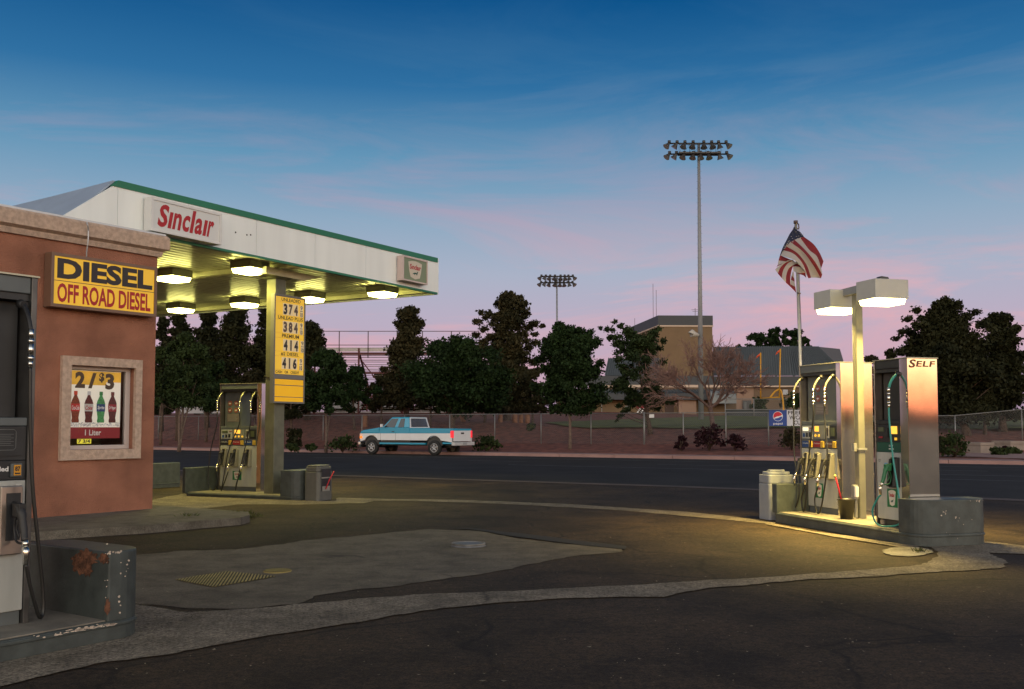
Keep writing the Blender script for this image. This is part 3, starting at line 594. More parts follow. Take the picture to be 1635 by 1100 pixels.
# ------------------------------------------------------------------ fuel canopy
HB = 4.95; F0 = at(698,470,1.0); d = ray(698,470); F0 = C0+d*((HB-HC)/d.z)
fas = Plane(F0, A_); aS = along(F0, A_, 187); HT = zat(412, F0.y, 698); 
pS = F0+A_*aS; HTs = zat(288, pS.y, 187)
HTm = (HT+HTs)/2
aE = along(F0, A_, 97); zE = zat(347, (F0+A_*aE).y, 97); aE2 = along(F0, A_, 112)
DEPTH = 11.0
can = thing('fuel_canopy', 'white fuel canopy with green trim and ribbed underside over the left pumps', 'canopy', Vector((F0.x, F0.y, 0))+A_*-5.2-B_*5)
def ft(a): return HT+(HTs-HT)*(a/aS)
b = MB(); n = B_
def fp(a, z, o=0): return Vector((F0.x, F0.y, 0))+A_*a+B_*o+Vector((0,0,z))
# front fascia slab: main panels with seams, sloping near end
segs = [aS, aS*.84, aS*.66, aS*.48, aS*.30, aS*.14, 0]
for i in range(len(segs)-1):
    x0, x1 = segs[i]+.004, segs[i+1]-.004
    b.hexa([fp(x0,HB+.05,-.05), fp(x1,HB+.05,-.05), fp(x1,HB+.05,0), fp(x0,HB+.05,0), fp(x0,ft(x0)-.12,-.05), fp(x1,ft(x1)-.12,-.05), fp(x1,ft(x1)-.12,0), fp(x0,ft(x0)-.12,0)])
tri = [(aE2,HB+.05),(aS-.004,HB+.05),(aS-.004,HTs-.12),(aS-.10,HTs-.12),(aE,zE)]
b.add([fp(a,z,0) for a, z in tri]+[fp(a,z,-.05) for a, z in tri], [tuple(range(5)), tuple(range(9,4,-1))]+[(i,i+5,(i+1)%5+5,(i+1)%5) for i in range(5)])
b.build('fascia', white_p, can)
# screws and holes
b = MB()
for px, py in ((376,371),(394,375),(400,375),(600,452)):
    p = fas.hit(px, py)+B_*.003; b = MB(); b.cyl(p-B_*.01, p+B_*.004, .018, n=8); b.build('bolt_head', dkprint, can)
b = MB()
b.hexa([fp(aS-.12,HTs-.12,-.07), fp(0,HT-.12,-.07), fp(0,HT-.12,.02), fp(aS-.12,HTs-.12,.02), fp(aS,HTs,-.07), fp(0,HT,-.07), fp(0,HT,.02), fp(aS,HTs,.02)])
b.hexa([fp(aE2,HB,-.06), fp(0,HB,-.06), fp(0,HB,.01), fp(aE2,HB,.01), fp(aE2,HB+.048,-.06), fp(0,HB+.048,-.06), fp(0,HB+.048,.01), fp(aE2,HB+.048,.01)])
b.build('green_trim', green_p, can)
# the other three sides, the sloping metal end and the top
b = MB()
b.hexa([fp(-.0,HB,-DEPTH), fp(.06,HB,-DEPTH), fp(.06,HB,.0), fp(0,HB,0), fp(0,HT-.005,-DEPTH), fp(.06,HT-.005,-DEPTH), fp(.06,HT-.005,0), fp(0,HT-.005,0)])
b.hexa([fp(aE2,HB,-DEPTH-.06), fp(.06,HB,-DEPTH-.06), fp(.06,HB,-DEPTH), fp(aE2,HB,-DEPTH), fp(aS,HTs-.01,-DEPTH-.06), fp(.06,HT-.01,-DEPTH-.06), fp(.06,HT-.01,-DEPTH), fp(aS,HTs-.01,-DEPTH)])
b.hexa([fp(aE2,HB,-DEPTH), fp(aE2+.06,HB,-DEPTH), fp(aE2+.06,HB,-.06), fp(aE2,HB,-.06), fp(aE2,HB+.06,-DEPTH), fp(aE2+.06,HB+.06,-DEPTH), fp(aE2+.06,HB+.06,-.06), fp(aE2,HB+.06,-.06)])
b.build('side_fascia', white_p, can)
drop = .55
b = MB(); b.hexa([fp(aE2,HB+.06,-DEPTH), fp(aE2+.04,HB+.06,-DEPTH), fp(aE2+.04,HB+.06,-.051), fp(aE2,HB+.06,-.051), fp(aS-.05,HTs-.03-drop,-DEPTH), fp(aS,HTs-.03-drop,-DEPTH), fp(aS,HTs,-.071), fp(aS-.05,HTs,-.071)])
b.build('sloping_roof_end', blueroof, can)
b = MB(); b.hexa([fp(aS,HTs-.06-drop,-DEPTH), fp(0,HT-.06-drop,-DEPTH), fp(0,HT-.03,-.08), fp(aS,HTs-.03,-.08), fp(aS,HTs-.04-drop,-DEPTH), fp(0,HT-.04-drop,-DEPTH), fp(0,HT-.005,-.08), fp(aS,HTs-.005,-.08)]); b.build('roof_sheet', blueroof, can)
# ribbed deck
b = MB(); zd = HB+.11; o = -.07; prof = []
while o > -DEPTH+.1:
    prof += [(o,zd),(o-.12,zd),(o-.15,zd+.035),(o-.20,zd+.035)]; o -= .23
vs = [fp(aE2+.3,z,o) for o, z in prof]+[fp(-.02,z,o) for o, z in prof]; m = len(prof)
b.add(vs, [(i,i+1,m+i+1,m+i) for i in range(m-1)]); b.build('deck', deckm, can)
# beams
aC = -5.18
b = MB()
for a in (aC, -.35, aC-4.2):
    b.hexa([fp(a-.08,HB-.0,-DEPTH+.1), fp(a+.08,HB-.0,-DEPTH+.1), fp(a+.08,HB-.0,-.07), fp(a-.08,HB-.0,-.07), fp(a-.08,zd-.005,-DEPTH+.1), fp(a+.08,zd-.005,-DEPTH+.1), fp(a+.08,zd-.005,-.07), fp(a-.08,zd-.005,-.07)])
b.build('beam', beamm, can)
b = MB()
b.hexa([fp(aC-.45,HB-.16,-.75), fp(aC+.75,HB-.16,-.75), fp(aC+.75,HB-.16,-.55), fp(aC-.45,HB-.16,-.55), fp(aC-.45,HB-.003,-.75), fp(aC+1.35,HB-.003,-.75), fp(aC+1.35,HB-.003,-.55), fp(aC-.45,HB-.003,-.55)])
b.build('bracket', beamm, can)
# columns: base from the photo
cb = G(436,789,.085); ca = (cb-F0).dot(A_); co = (cb-F0).dot(B_)
def column(a, o):
    b = MB(); b.hexa([fp(a,.0,o-.27), fp(a+.32,.0,o-.27), fp(a+.32,.0,o), fp(a,.0,o), fp(a,HB-.16,o-.27), fp(a+.32,HB-.16,o-.27), fp(a+.32,HB-.16,o), fp(a,HB-.16,o)])
    cc = b.build('column', olive, can, bevel=.012)
    b = MB(); b.hexa([fp(a-.04,HB-.20,o-.31), fp(a+.36,HB-.20,o-.31), fp(a+.36,HB-.20,o+.04), fp(a-.04,HB-.20,o+.04), fp(a-.10,HB-.161,o-.36), fp(a+.42,HB-.161,o-.36), fp(a+.42,HB-.161,o+.1), fp(a-.10,HB-.161,o+.1)]); b.build('column_cap', olive, cc)
    return cc
col1 = column(ca, co)
b = MB(); b.tube([fp(ca-.008,2.63,co-.29), fp(ca-.012,2.60,co-.12), fp(ca-.012,2.64,co+.012), fp(ca+.2,2.62,co+.01)], .008, 5); b.build('strap', dkprint, col1)
column(ca, co-7.8)
# canopy lights
cl = None
LPOS = [(-5.45,-1.15),(-1.15,-1.05),(-5.45,-3.4),(-1.25,-7.9),(-1.25,-5.5),(-1.25,-3.25)]
LLAB = ['canopy light nearest the store sign, just left of the price column', 'canopy light hanging alone at the far right corner beyond the price sign', 'canopy light beside the store cornice, higher of the two at left',
        'canopy light low beside the store wall, lower of the two at left', 'canopy light left of the price column, in the back row', 'canopy light half hidden behind the price sign']
for i, (a, o) in enumerate(LPOS):
    a *= 1.046; o = o*1.046+.25; p = fp(a, 0, o); zb = HB-.14
    root = thing('canopy_light', LLAB[i]+', boxy and glowing', 'ceiling light', p+Vector((0,0,zd)), 0, 'boxy lights under the fuel canopy')
    b = MB(frame(p, A_, -B_)); w = .29
    b.box(-w,w,-w,w,zb+.09,zd-.002); b.build('housing', housing, root)
    b = MB(frame(p, A_, -B_)); l = w-.02
    P = [(-l*.9,-l*.9,zb),(l*.9,-l*.9,zb),(l*.9,l*.9,zb),(-l*.9,l*.9,zb),(-l,-l,zb+.088),(l,-l,zb+.088),(l,l,zb+.088),(-l,l,zb+.088)]; b.hexa(P); b.build('lens', lens, root); area_lamp(root, p+Vector((0,0,zb-.01)), .46, 50, (1,.83,.20), 140)
# ------------------------------------------------------------------ canopy signs
def boxsign(name, label, pl, off, th, pxs, case, face, inset=.05, cat='sign'):
    sp = pl.off(off+th); q = [sp.px(*p) for p in pxs]
    a0 = (q[0][0]+q[3][0])/2; a1 = (q[1][0]+q[2][0])/2; z1 = (q[0][1]+q[1][1])/2; z0 = (q[2][1]+q[3][1])/2
    s = thing(name, label, cat, pl.w(a0, z0, off))
    b = MB(); depthbox(b, pl, a0, a1, off, off+th, z0, z1)
    for x0, x1, y0, y1 in ((a0,a1,z0,z0+inset),(a0,a1,z1-inset,z1),(a0,a0+inset,z0+inset,z1-inset),(a1-inset,a1,z0+inset,z1-inset)): depthbox(b, pl, x0, x1, off+th+.001, off+th+.03, y0, y1)
    b.build('case', case, s)
    b = MB(); depthbox(b, pl, a0+inset, a1-inset, off+th+.001, off+th+.012, z0+inset, z1-inset); b.build('face', face, s)
    return s, a0+inset, a1-inset, z0+inset, z1-inset, off+th+.016
s, a0, a1, z0, z1, o = boxsign('brand_sign', 'large white box sign with red Sinclair script on the canopy fascia', fas, .03, .16, [(240.5,314),(353,341),(352,390),(239,369)], signwhite, signface)
b = MB(); put_text(b, 'S', lambda a, z: fas.w(a+(z-z0)*.20, z, o), a0+(a1-a0)*.05, a0+(a1-a0)*.185, z0+(z1-z0)*.10, z0+(z1-z0)*.93, bold=.035)
xx = a0+(a1-a0)*.20; HH = (z1-z0)
for ch, w, h in (('\u0131',.048,.60),('n',.118,.61),('c',.105,.61),('l',.048,.84),('a',.115,.61),('\u0131',.048,.60),('r',.085,.61)):
    put_text(b, ch, lambda a, z: fas.w(a+(z-z0)*.20, z, o), xx, xx+(a1-a0)*w, z0+HH*.11, z0+HH*(.11+h), bold=.03); xx += (a1-a0)*(w+.018)
b.build('lettering', redb, s)
# maintenance gap below the sign
s, a0, a1, z0, z1, o = boxsign('shield_sign', 'small green box sign with cream shield badge at the fascia far end', fas, .03, .15, [(642.5,407),(682,417.5),(681,455),(642,447)], mat('pinkish_sign_case', (.62,.50,.47), .5), signolive, .035)
def shield_badge(fnn, parent, o_s=0, m_bg=signcream, m_t=redb):
    sh = [(.20,.84),(.35,.90),(.5,.92),(.65,.90),(.80,.84),(.76,.45),(.70,.16),(.5,.08),(.30,.16),(.24,.45)]
    b = MB(); b.add([fnn(x, y, .002) for x, y in sh], [tuple(range(len(sh)))]); b.build('badge', m_bg, parent)
    b = MB(); put_text(b, 'S\u0131ncla\u0131r', lambda a, z: fnn(a+(z-.55)*.08, z, .004), .26, .74, .52, .76, bold=.03); b.build('badge_lettering', m_t, parent)
b = MB()
shield_badge(lambda x, y, oo: fas.w(a0+x*(a1-a0), z0+y*(z1-z0), o+oo-.004), s)
b = MB(); b.add([fas.w(a0+x*(a1-a0), z0+y*(z1-z0), o+.001) for x, y in ((.38,.30),(.42,.36),(.50,.40),(.56,.38),(.60,.46),(.63,.46),(.60,.36),(.57,.26),(.54,.33),(.49,.32),(.47,.26),(.45,.32))], [tuple(range(12))]); b.build('small_green_mark', greenl, s)
# ------------------------------------------------------------------ price sign
pb = at(437,560,(fp(ca,0,co)).y-.1); pcol = fp(ca-.02, 0, co+.03); prp = Plane(pcol, A_)
q = [prp.off(.1).px(*p) for p in ((438,468),(487,476),(486,645),(436,643))]
a0 = (q[0][0]+q[3][0])/2; a1 = (q[1][0]+q[2][0])/2; z1 = (q[0][1]+q[1][1])/2; z0 = (q[2][1]+q[3][1])/2
ps = thing('price_sign', 'tall yellow fuel price sign with four prices bolted to the canopy column', 'sign', prp.w(a0, z0))
b = MB(); depthbox(b, prp, a0, a1, .0, .09, z0, z1); HH = z1-z0; WW = a1-a0; e = .035
zdv = z0+HH*.235
for x0, x1, y0, y1 in ((a0,a1,z0,z0+e),(a0,a1,z1-e,z1),(a0,a0+e,z0+e,z1-e),(a1-e,a1,z0+e,z1-e),(a0+e,a1-e,zdv-.025,zdv+.025)): depthbox(b, prp, x0, x1, .091, .11, y0, y1)
b.build('frame', signgrey, ps)
fy = lambda f: z1-HH*f
b = MB()
rows = [.02,.068,.190,.232,.357,.400,.525,.568,.693,.735]
for i in range(len(rows)-1): depthbox(b, prp, a0+e, a1-e, .091, .098+.002*(i % 2), fy(rows[i+1])+.004, fy(rows[i]))
b.build('face', yel2, ps)
b = MB()
for f0, f1 in ((.78,.832),(.838,.94),(.945,.985)): depthbox(b, prp, a0+e, a1-e, .091, .098, fy(f1)+.003, fy(f0))
b.build('blank_face', yel3, ps)
tp = lambda a, z: prp.w(a, z, .106)
for txt, f0, f1, x0, x1 in (('UNLEADED',.028,.060,.22,.84),('UNLEAD PLUS',.196,.228,.12,.92),('PREMIUM',.362,.395,.25,.80),('#2 DIESEL',.530,.563,.22,.80),('CASH   OR   CREDIT',.700,.726,.06,.82)):
    b = MB(); put_text(b, txt, tp, a0+WW*x0, a0+WW*x1, fy(f1), fy(f0), bold=.012); b.build('grade_lettering', dkprint, ps)
fade = mat('faded_digit_print', (.12,.08,.06), .5)
for txt, f0, f1, cols, x0 in (('374',.082,.180,(0,1,1),.28),('384',.247,.345,(1,1,1),.28),('414',.415,.513,(0,0,0),.30),('416',.582,.680,(0,1,0),.26)):
    b = MB()
    for k, ch in enumerate(txt):
        x = a0+WW*(x0+k*.17); depthbox(b, prp, x-.006, x+WW*.155, .100, .103, fy(f1)-.012, fy(f0)+.012, 2)
        cw = WW*.12 if ch != '1' else WW*.045; xx = x+(WW*.14-cw)/2
        put_text(b, ch if ch != '1' else 'I', tp, xx, xx+cw, fy(f1), fy(f0), bold=.05, mi=cols[k])
    x = a0+WW*(x0+.55+(.02 if txt in ('414','416') else 0)); depthbox(b, prp, x-.008, x+WW*.10, .100, .103, fy(f1)-.02, fy(f0)+.008, 2)
    put_text(b, '9', tp, x+.008, x+WW*.075, fy(f0+(f1-f0)*.40), fy(f0), bold=.01, mi=1); depthbox(b, prp, x, x+WW*.085, .1035, .105, fy(f0+(f1-f0)*.54), fy(f0+(f1-f0)*.48), 1)
    put_text(b, '10', tp, x, x+WW*.085, fy(f1+.006), fy(f0+(f1-f0)*.64), bold=.02, mi=1 if txt != '414' else 0)
    b.build('price_digits', [dkprint, fade, digw], ps)
# ------------------------------------------------------------------ islands
def rrect(x0, x1, y0, y1, r, corners=(1,1,1,1), k=7):
    out = []
    for (cx, cy, a0), c in zip(((x1,y1,0),(x0,y1,90),(x0,y0,180),(x1,y0,270)), corners):
        sx = 1 if a0 in (0,270) else -1; sy = 1 if a0 in (0,90) else -1
        if not c: out.append((cx, cy)); continue
        for i in range(k+1):
            a = R(a0+90*i/k); out.append((cx-sx*r+math.cos(a)*r, cy-sy*r+math.sin(a)*r))
    return out
def island(P, xdir, L, Wd, h, wall_h, ends, label, wt=.28, r=.30, group='painted kerb islands under the pumps', rot=None):
    """P: front near corner on the ground; x along the island, y to its back"""
    a = math.atan2(xdir.y, xdir.x)
    root = thing('pump_island', label, 'pump island', P, a, group)
    b = MB(); b.prism(rrect(0, L, 0, Wd, r), 0, h-.006, smooth=False); b.build('kerb', islandp, root, False, bevel=.012)
    b = MB(); b.prism(rrect(-.012, L+.012, -.012, Wd+.012, r+.012), h-.045, h-.015); b.build('steel_lip', islandp, root, False, bevel=.008)
    b = MB(); b.prism(rrect(.03, L-.03, .03, Wd-.03, r), h-.005, h+.004); b.build('top', isltop, root, False)
    ws = []
    for e in ends:
        if e == 'near': pts = rrect(L-wt, L, 0, Wd, r, (1,0,0,1))
        else: pts = rrect(0, wt, 0, Wd, r, (0,1,1,0))
        b = MB(); b.prism(pts, h-.014, wall_h); w = b.build('guard_wall', islandp, root, False, bevel=.012); ws.append(w)
    return root, ws
def chips(root, M, lst, m=chipm, name='bare_chips'):
    b = MB(M)
    for (x, z, w, h, k) in lst:
        for j in range(k):
            cx = x+random.gauss(0, w); cz = z+random.gauss(0, h); s = random.uniform(.003, .012)
            b.add([(cx+s*math.cos(q*1.05)*random.uniform(.5,1.2), -.003, cz+s*math.sin(q*1.05)*random.uniform(.4,1)) for q in range(6)], [tuple(range(6))])
    return b.build(name, m, root)
def blob(M, cx, cz, w, h, n=26, seed=1, rag=.35, y=-.0035):
    rr = random.Random(seed); return [M @ Vector((cx+w*math.cos(q*6.283/n)*rr.uniform(1-rag,1), y, cz+h*math.sin(q*6.283/n)*rr.uniform(1-rag,1))) for q in range(n)]
# ------------------------------------------------------------------ pumps
def make_pump(P, rotz, W, D, H, label, group, col=.12, grades=3, style='multi', upf=.8, spec=None, side_r=steel):
    root = thing('fuel_pump', label, 'fuel pump', P, rotz, group); S = spec or {}
    Q = lambda: MB()
    dark = style == 'dark'
    x1 = W-col
    Q().box(W-col, W, -.012, D, 0, H).build('side_panel', side_r, root, False, bevel=.006)
    Q().box(-.02, 0, -.012, D, 0, H).build('side_panel', steel_d, root, False, bevel=.004)
    b = Q(); b.box(.001, x1-.001, .0, D, H-.12, H-.002); b.build('header', pdark if dark else pgrey, root, False, bevel=.006)
    b = Q(); b.box(-.03, W+.01, -.02, D+.01, H+.0, H+.012); b.build('cap', mat('cap_strip', (.45,.43,.33), .4, metal=.5), root, False)
    b = Q(); b.box(.001, x1-.001, .02, D-.02, H-.17, H-.121); b.build('soffit', pdark, root, False)
    b = Q(); b.box(.02, .02+(x1-.02)*upf, .12, D-.12, 1.46, H-.171); up = b.build('upper_panel', pdark if dark or style == 'near' else pgrey, root, False, bevel=.005)
    b = Q(); b.box(.001, x1-.001, .0, D, 1.40, 1.459); b.build('ledge', pdark if dark else pgrey, root, False, bevel=.006)
    b = Q(); b.box(.001, x1-.001, .005, D-.005, 1.155, 1.399); dp = b.build('display_panel', pdark if dark or style == 'near' else pgrey, root, False, bevel=.005)
    b = Q(); b.box(.001, x1-.001, .008, D-.008, 1.02, 1.154); gs = b.build('grade_strip', greenl if dark else pdark if style == 'near' else pgrey, root, False, bevel=.004)
    b = Q(); b.box(.004, x1-.004, -.004, D+.004, .10, 1.015); dr = b.build('lower_door', pwhite, root, False, bevel=.006)
    b = Q(); b.box(.012, x1-.012, .02, D-.02, .0, .099); b.build('kick_plate', pdark if dark else pgrey, root, False)
    def scr(x0, x1_, z0, z1_, m, par=dp, name='screen', y=.0, th=.006): return Q().box(x0, x1_, y-th, y+.004, z0, z1_).build(name, m, par, False)
    w = x1
    if style == 'multi':
        scr(.03, .03+w*.30, 1.175, 1.38, mat('light_bezel', (.40,.42,.38), .5), name='bezel')
        scr(.06, .06+w*.15, 1.30, 1.355, lcd if S.get('lcd') else lcdoff, y=-.006, name='lit_screen'); scr(.06+w*.19, .06+w*.26, 1.335, 1.35, redl, y=-.006)
        for k in range(3): scr(.06+k*w*.085, .06+k*w*.085+w*.055, 1.20, 1.26+(.01*k), (blueb, pdark, pdark)[k], y=-.006, name='keypad')
        scr(w*.36, w*.66, 1.175, 1.385, mat('grey_bezel', (.20,.21,.20), .5), name='bezel')
        for k in range(1 if S.get('lcd') else 2): scr(w*.40+k*w*.08, w*.40+k*w*.08+w*.085*(1.25 if S.get('lcd') else .8), 1.29, 1.375, amber, y=-.006, name='amber_screen')
        for k in range(3 if not S.get('lcd') else 2): Q().cyl((w*.42+k*w*.095, -.003, 1.225), (w*.42+k*w*.095, -.018, 1.225), .022, n=12).build('amber_button', amberb, dp, False)
        scr(w*.70, w*.78, 1.19, 1.38, mat('white_sticker', (.5,.5,.47), .5), name='sticker'); scr(w*.715, w*.765, 1.22, 1.35, dkprint, y=-.007, name='sticker_mark'); scr(w*.80, w*.97, 1.175, 1.385, pdark, name='dark_display'); scr(w*.83, w*.93, 1.22, 1.35, lcdoff, y=-.006)
        cl_ = S.get('labels', (blueb, redl, brownl))
        for k in range(3):
            x = .02+k*w*.325; scr(x, x+w*.205, 1.04, 1.135, cl_[k], par=gs, name='grade_label', y=.004)
            b = Q(); put_text(b, ('Unleaded','Premium','Plus')[k], lambda a, z: Vector((a, -.005, z)), x+.02, x+w*.18, 1.09, 1.115, bold=.0); b.build('label_lettering', whitepr, gs, False)
            Q().box(x+w*.22, x+w*.30, -.022, .005, 1.035, 1.14).build('grade_button', mat('yellow_button', (.55,.36,.05), .4, noise=.1), gs, False, bevel=.006)
        # pictograms on the grey upper panel
        cx = .02+(x1-.02)*upf*.5
        for i, (dx, dz) in enumerate(((-.09,0),(.09,0),(-.09,-.16),(.09,-.16))):
            b = Q(); b.cyl((cx+dx, .121, 1.98+dz), (cx+dx, .112, 1.98+dz), .058, n=20); b.build('warning_disc', mat('faded_red_disc', (.24,.07,.06), .6), up, False)
            b = Q(); b.box(cx+dx-.03, cx+dx+.03, .108, .1115, 1.975+dz, 1.99+dz); b.box(cx+dx-.022, cx+dx+.012, .108, .1115, 1.96+dz, 1.968+dz); b.build('disc_mark', whitepr, up, False)
        b = Q(); b.box(cx-.17, cx+.17, .115, .121, 1.56, 1.74); b.build('notice_plate', mat('notice_taupe', (.17,.14,.14), .6), up, False)
        b = Q()
        for k in range(6): b.box(cx-.14, cx+.14-.02*(k % 3), .111, .1145, 1.71-k*.025, 1.717-k*.025)
        b.build('notice_lines', mat('notice_print', (.33,.32,.31), .6), up, False)
    elif dark:
        scr(.05, .17, 1.30, 1.36, lcdoff); scr(.20, .26, 1.22, 1.35, pdark, y=-.006); scr(.06, .14, 1.21, 1.235, redl)
        scr(w*.62, w*.84, 1.27, 1.375, amber, name='amber_screen'); scr(w*.75, w*.83, 1.185, 1.22, amberb, name='amber_button')
        b = Q(); put_text(b, 'Self', lambda a, z: Vector((a, .0, z)), w*.5, w*.68, 1.095, 1.12, bold=.01); put_text(b, 'serve', lambda a, z: Vector((a, .0, z)), w*.5, w*.70, 1.055, 1.075); b.build('strip_lettering', whitepr, gs, False)
        scr(w*.34, w*.46, .83, .87, skyl, par=dr, name='sticker', y=-.006, th=.004); b = Q(); b.tube([(.07+.018*math.cos(k*.6), -.006, .90+.018*math.sin(k*.6)) for k in range(11)], .003, 4); b.build('ring_mark', pgrey, dr, False)
        b = Q(); b.box(.06, .13, -.006, .03, .02, .08); b.build('outlet_cover', mat('tan_cover', (.3,.25,.2), .6), root, False)
    elif style == 'near':
        scr(x1-.30, x1-.035, 1.19, 1.385, pdark, name='dark_display')
        b = Q(); b.tube([(x1-.28,-.008,1.23),(x1-.10,-.008,1.23),(x1-.085,-.008,1.245),(x1-.085,-.008,1.36),(x1-.10,-.008,1.375),(x1-.28,-.008,1.375)], .0018, 4); b.build('outline', mat('outline_print', (.2,.21,.21), .5), dp, False)
        b = Q()
        for k in range(7): b.box(x1-.27, x1-.10-.02*(k % 2), -.0065, -.006, 1.34-k*.013, 1.342-k*.013)
        b.build('instruction_lines', mat('outline_print', (.2,.21,.21), .5), dp, False)
        b = Q(); put_text(b, 'Unleaded', lambda a, z: Vector((a, .006, z)), x1-.34, x1-.125, 1.08, 1.115, bold=.03); b.build('label_lettering', whitepr, gs, False)
        Q().box(x1-.115, x1-.035, -.016, .01, 1.04, 1.135).build('button_surround', pgrey, gs, False, bevel=.006)
        Q().box(x1-.10, x1-.048, -.022, -.0165, 1.05, 1.125).build('grade_button', mat('orange_button', (.70,.32,.02), .4), gs, False, bevel=.003)
        b = Q(); put_text(b, '87', lambda a, z: Vector((a, -.0235, z)), x1-.094, x1-.056, 1.08, 1.115, bold=.04); b.box(x1-.094, x1-.056, -.0235, -.0225, 1.06, 1.07); b.build('button_lettering', dkprint, gs, False)
        b = Q(); b.box(x1-.075, x1-.035, -.008, -.004, .93, .99); b.build('sticker', mat('white_sticker', (.5,.5,.47), .5), dr, False)
        b = Q(); b.tube([(x1-.055+.011*math.cos(k*.7), -.0095, .967+.011*math.sin(k*.7)) for k in range(10)], .0025, 4); b.box(x1-.07, x1-.04, -.0095, -.0085, .938, .945); b.build('sticker_mark', dkprint, dr, False)
    # boots, nozzles, hoses
    hs = S.get('hoses')
    for k, (bx, hx, mid, botx, hm, nm) in enumerate(hs):
        dk = hm is teal or style == 'near'; bmat = blackp if dk else beige
        b = Q()
        if style == 'near': b.prismy([(bx-.09,.50),(bx+.07,.50),(bx+.07,.98),(bx-.09,.98)], -.05, -.005)
        else:
            for xx in (bx-.075, bx+.04):
                b.add([(xx,-.004,.545),(xx+.035,-.004,.545),(xx+.035,-.004,.955),(xx,-.004,.955),(xx,-.12,.56),(xx+.035,-.12,.56),(xx+.035,-.07,.93),(xx,-.07,.93)], [(3,2,1,0),(4,5,6,7),(0,1,5,4),(1,2,6,5),(2,3,7,6),(3,0,4,7)])
            b.box(bx-.04, bx+.04, -.11, -.004, .545, .565); b.box(bx-.04, bx+.04, -.07, -.004, .935, .955)
        bo = b.build('nozzle_boot', steel_d if style == 'near' else bmat, root, False, bevel=.008)
        yb = -.052 if style == 'near' else -.012
        Q().box(bx-.05 if style=='near' else bx-.0395, bx+.05 if style=='near' else bx+.0395, yb-.004, -.0045, .60, .93).build('boot_recess', pdark, bo, False)
        y = -.12 if style != 'near' else -.10
        b = Q()
        b.tube(crom([(bx+.0,y+.06,.86),(bx-.0,y-.02,.84),(bx-.0,y-.06,.78),(bx-.0,y-.09,.68),(bx-.005,y-.115,.61)], 4), [.018]*4+[.033]*5+[.027]*4+[.024]*4, 10)
        b.box(bx-.026, bx+.026, y-.07, y+.02, .77, .86)
        b.tube(crom([(bx,y-.0,.78),(bx,y+.03,.70),(bx,y-.0,.60),(bx,y-.09,.585)], 5), .009, 6)
        b.tube([(bx,y-.02,.75),(bx,y-.0,.68),(bx,y-.04,.63)], .008, 6)
        nz_ = b.build('nozzle', nm, root, False, bevel=.006)
        b = Q(); b.cyl((bx,y-.115,.615),(bx-.008,y-.13,.57), .02, .023, 10); b.tube([(bx-.008,y-.13,.57),(bx-.012,y-.145,.535),(bx-.01,y-.14,.50),(bx-.008,y-.135,.45)], [.021,.026,.02,.017], 10); b.build('nozzle_swivel', silver, nz_, False)
        b = Q(); zt_ = H-.20
        b.cyl((hx,-.0,zt_+.0),(hx,-.05,zt_-.01), .035, .03, 12); b.build('outlet', blackp, root, False)
        b = Q(); b.tube(crom([(hx,-.03,zt_-.0),(hx-.004,-.08,zt_-.05),(hx-.008,-.13,zt_-.12),(hx-.01,-.16,zt_-.20)],4), .017, 8); 
        b.build('top_swivel', (blackp if style == 'near' else teal if hm is teal else mat('worn_swivel', (.30,.29,.22), .35, metal=.6)), root, False)
        b = Q(); zz = zt_-.19
        for q, (h0, rr) in enumerate(((.07,.019),(.03,.022),(.09,.020),(.03,.023),(.05,.017))): b.cyl((hx-.01,-.165,zz),(hx-.01,-.165,zz-h0), rr, n=12); zz -= h0
        b.build('breakaway', silver, root, False)
        path = [(hx-.01,-.165,zz),(hx-.01,-.17,1.5),(mid,-.20,.9)]+list(botx)+[(bx-.008,y-.135,.44)]
        path = path if not S.get('path') else S['path'][k]
        Q().tube(crom(path, 9), .0125 if style != 'near' else .0135, 8).build('hose', hm, root, False)
    if S.get('badge'):
        bx0, bx1, bz0, bz1 = S['badge']
        b = Q(); b.box(bx0, bx1, -.009, -.004, bz0, bz1); bd = b.build('badge_plate', mat('badge_green', (.01,.16,.06), .5), dr, False)
        fnn = lambda x, y_, oo: Vector((bx0+x*(bx1-bx0), -.0095-oo, bz0+y_*(bz1-bz0)))
        b = Q(); sh = [(.14,.86),(.32,.93),(.5,.95),(.68,.93),(.86,.86),(.80,.45),(.74,.14),(.5,.06),(.26,.14),(.20,.45)]
        b.add([fnn(x, y_, .001) for x, y_ in sh], [tuple(range(10))]); b.build('badge_shield', mat('badge_white', (.66,.64,.58), .5), bd, False)
        b = Q(); put_text(b, 'S\u0131ncla\u0131r', lambda a, z: fnn(a, z, .003), .24, .76, .56, .78, bold=.03); b.build('badge_lettering', redb, bd, False)
        b = Q(); b.add([fnn(x, y_, .003) for x, y_ in ((.38,.28),(.42,.34),(.50,.40),(.56,.36),(.62,.46),(.64,.42),(.58,.30),(.54,.26),(.49,.31),(.44,.26))], [tuple(range(10))]); b.build('small_mark', greenl, bd, False)
    return root
def loop(x, low=.05, w=.12): return [(x-.02,-.22,.35),(x-w*.5,-.24,low+.02),(x-w,-.23,low+.04),(x-w*1.2,-.22,.25)]
# right island ------------------------------------------------------
hI = .17
nb = G(1479,869); # front near rounded end
# front line of the island through the kerb foot
Pfar = G(1229,833); Lr = (nb-Pfar).dot(-CC)+.30
Pn = Pfar + Vector((0,0,0))
isl_r, w_r = island(Pfar, -CC, Lr, 1.12, hI, .60, ('near',), 'painted grey kerb island under the two right pumps and the lamp post', wt=.42, r=.24)
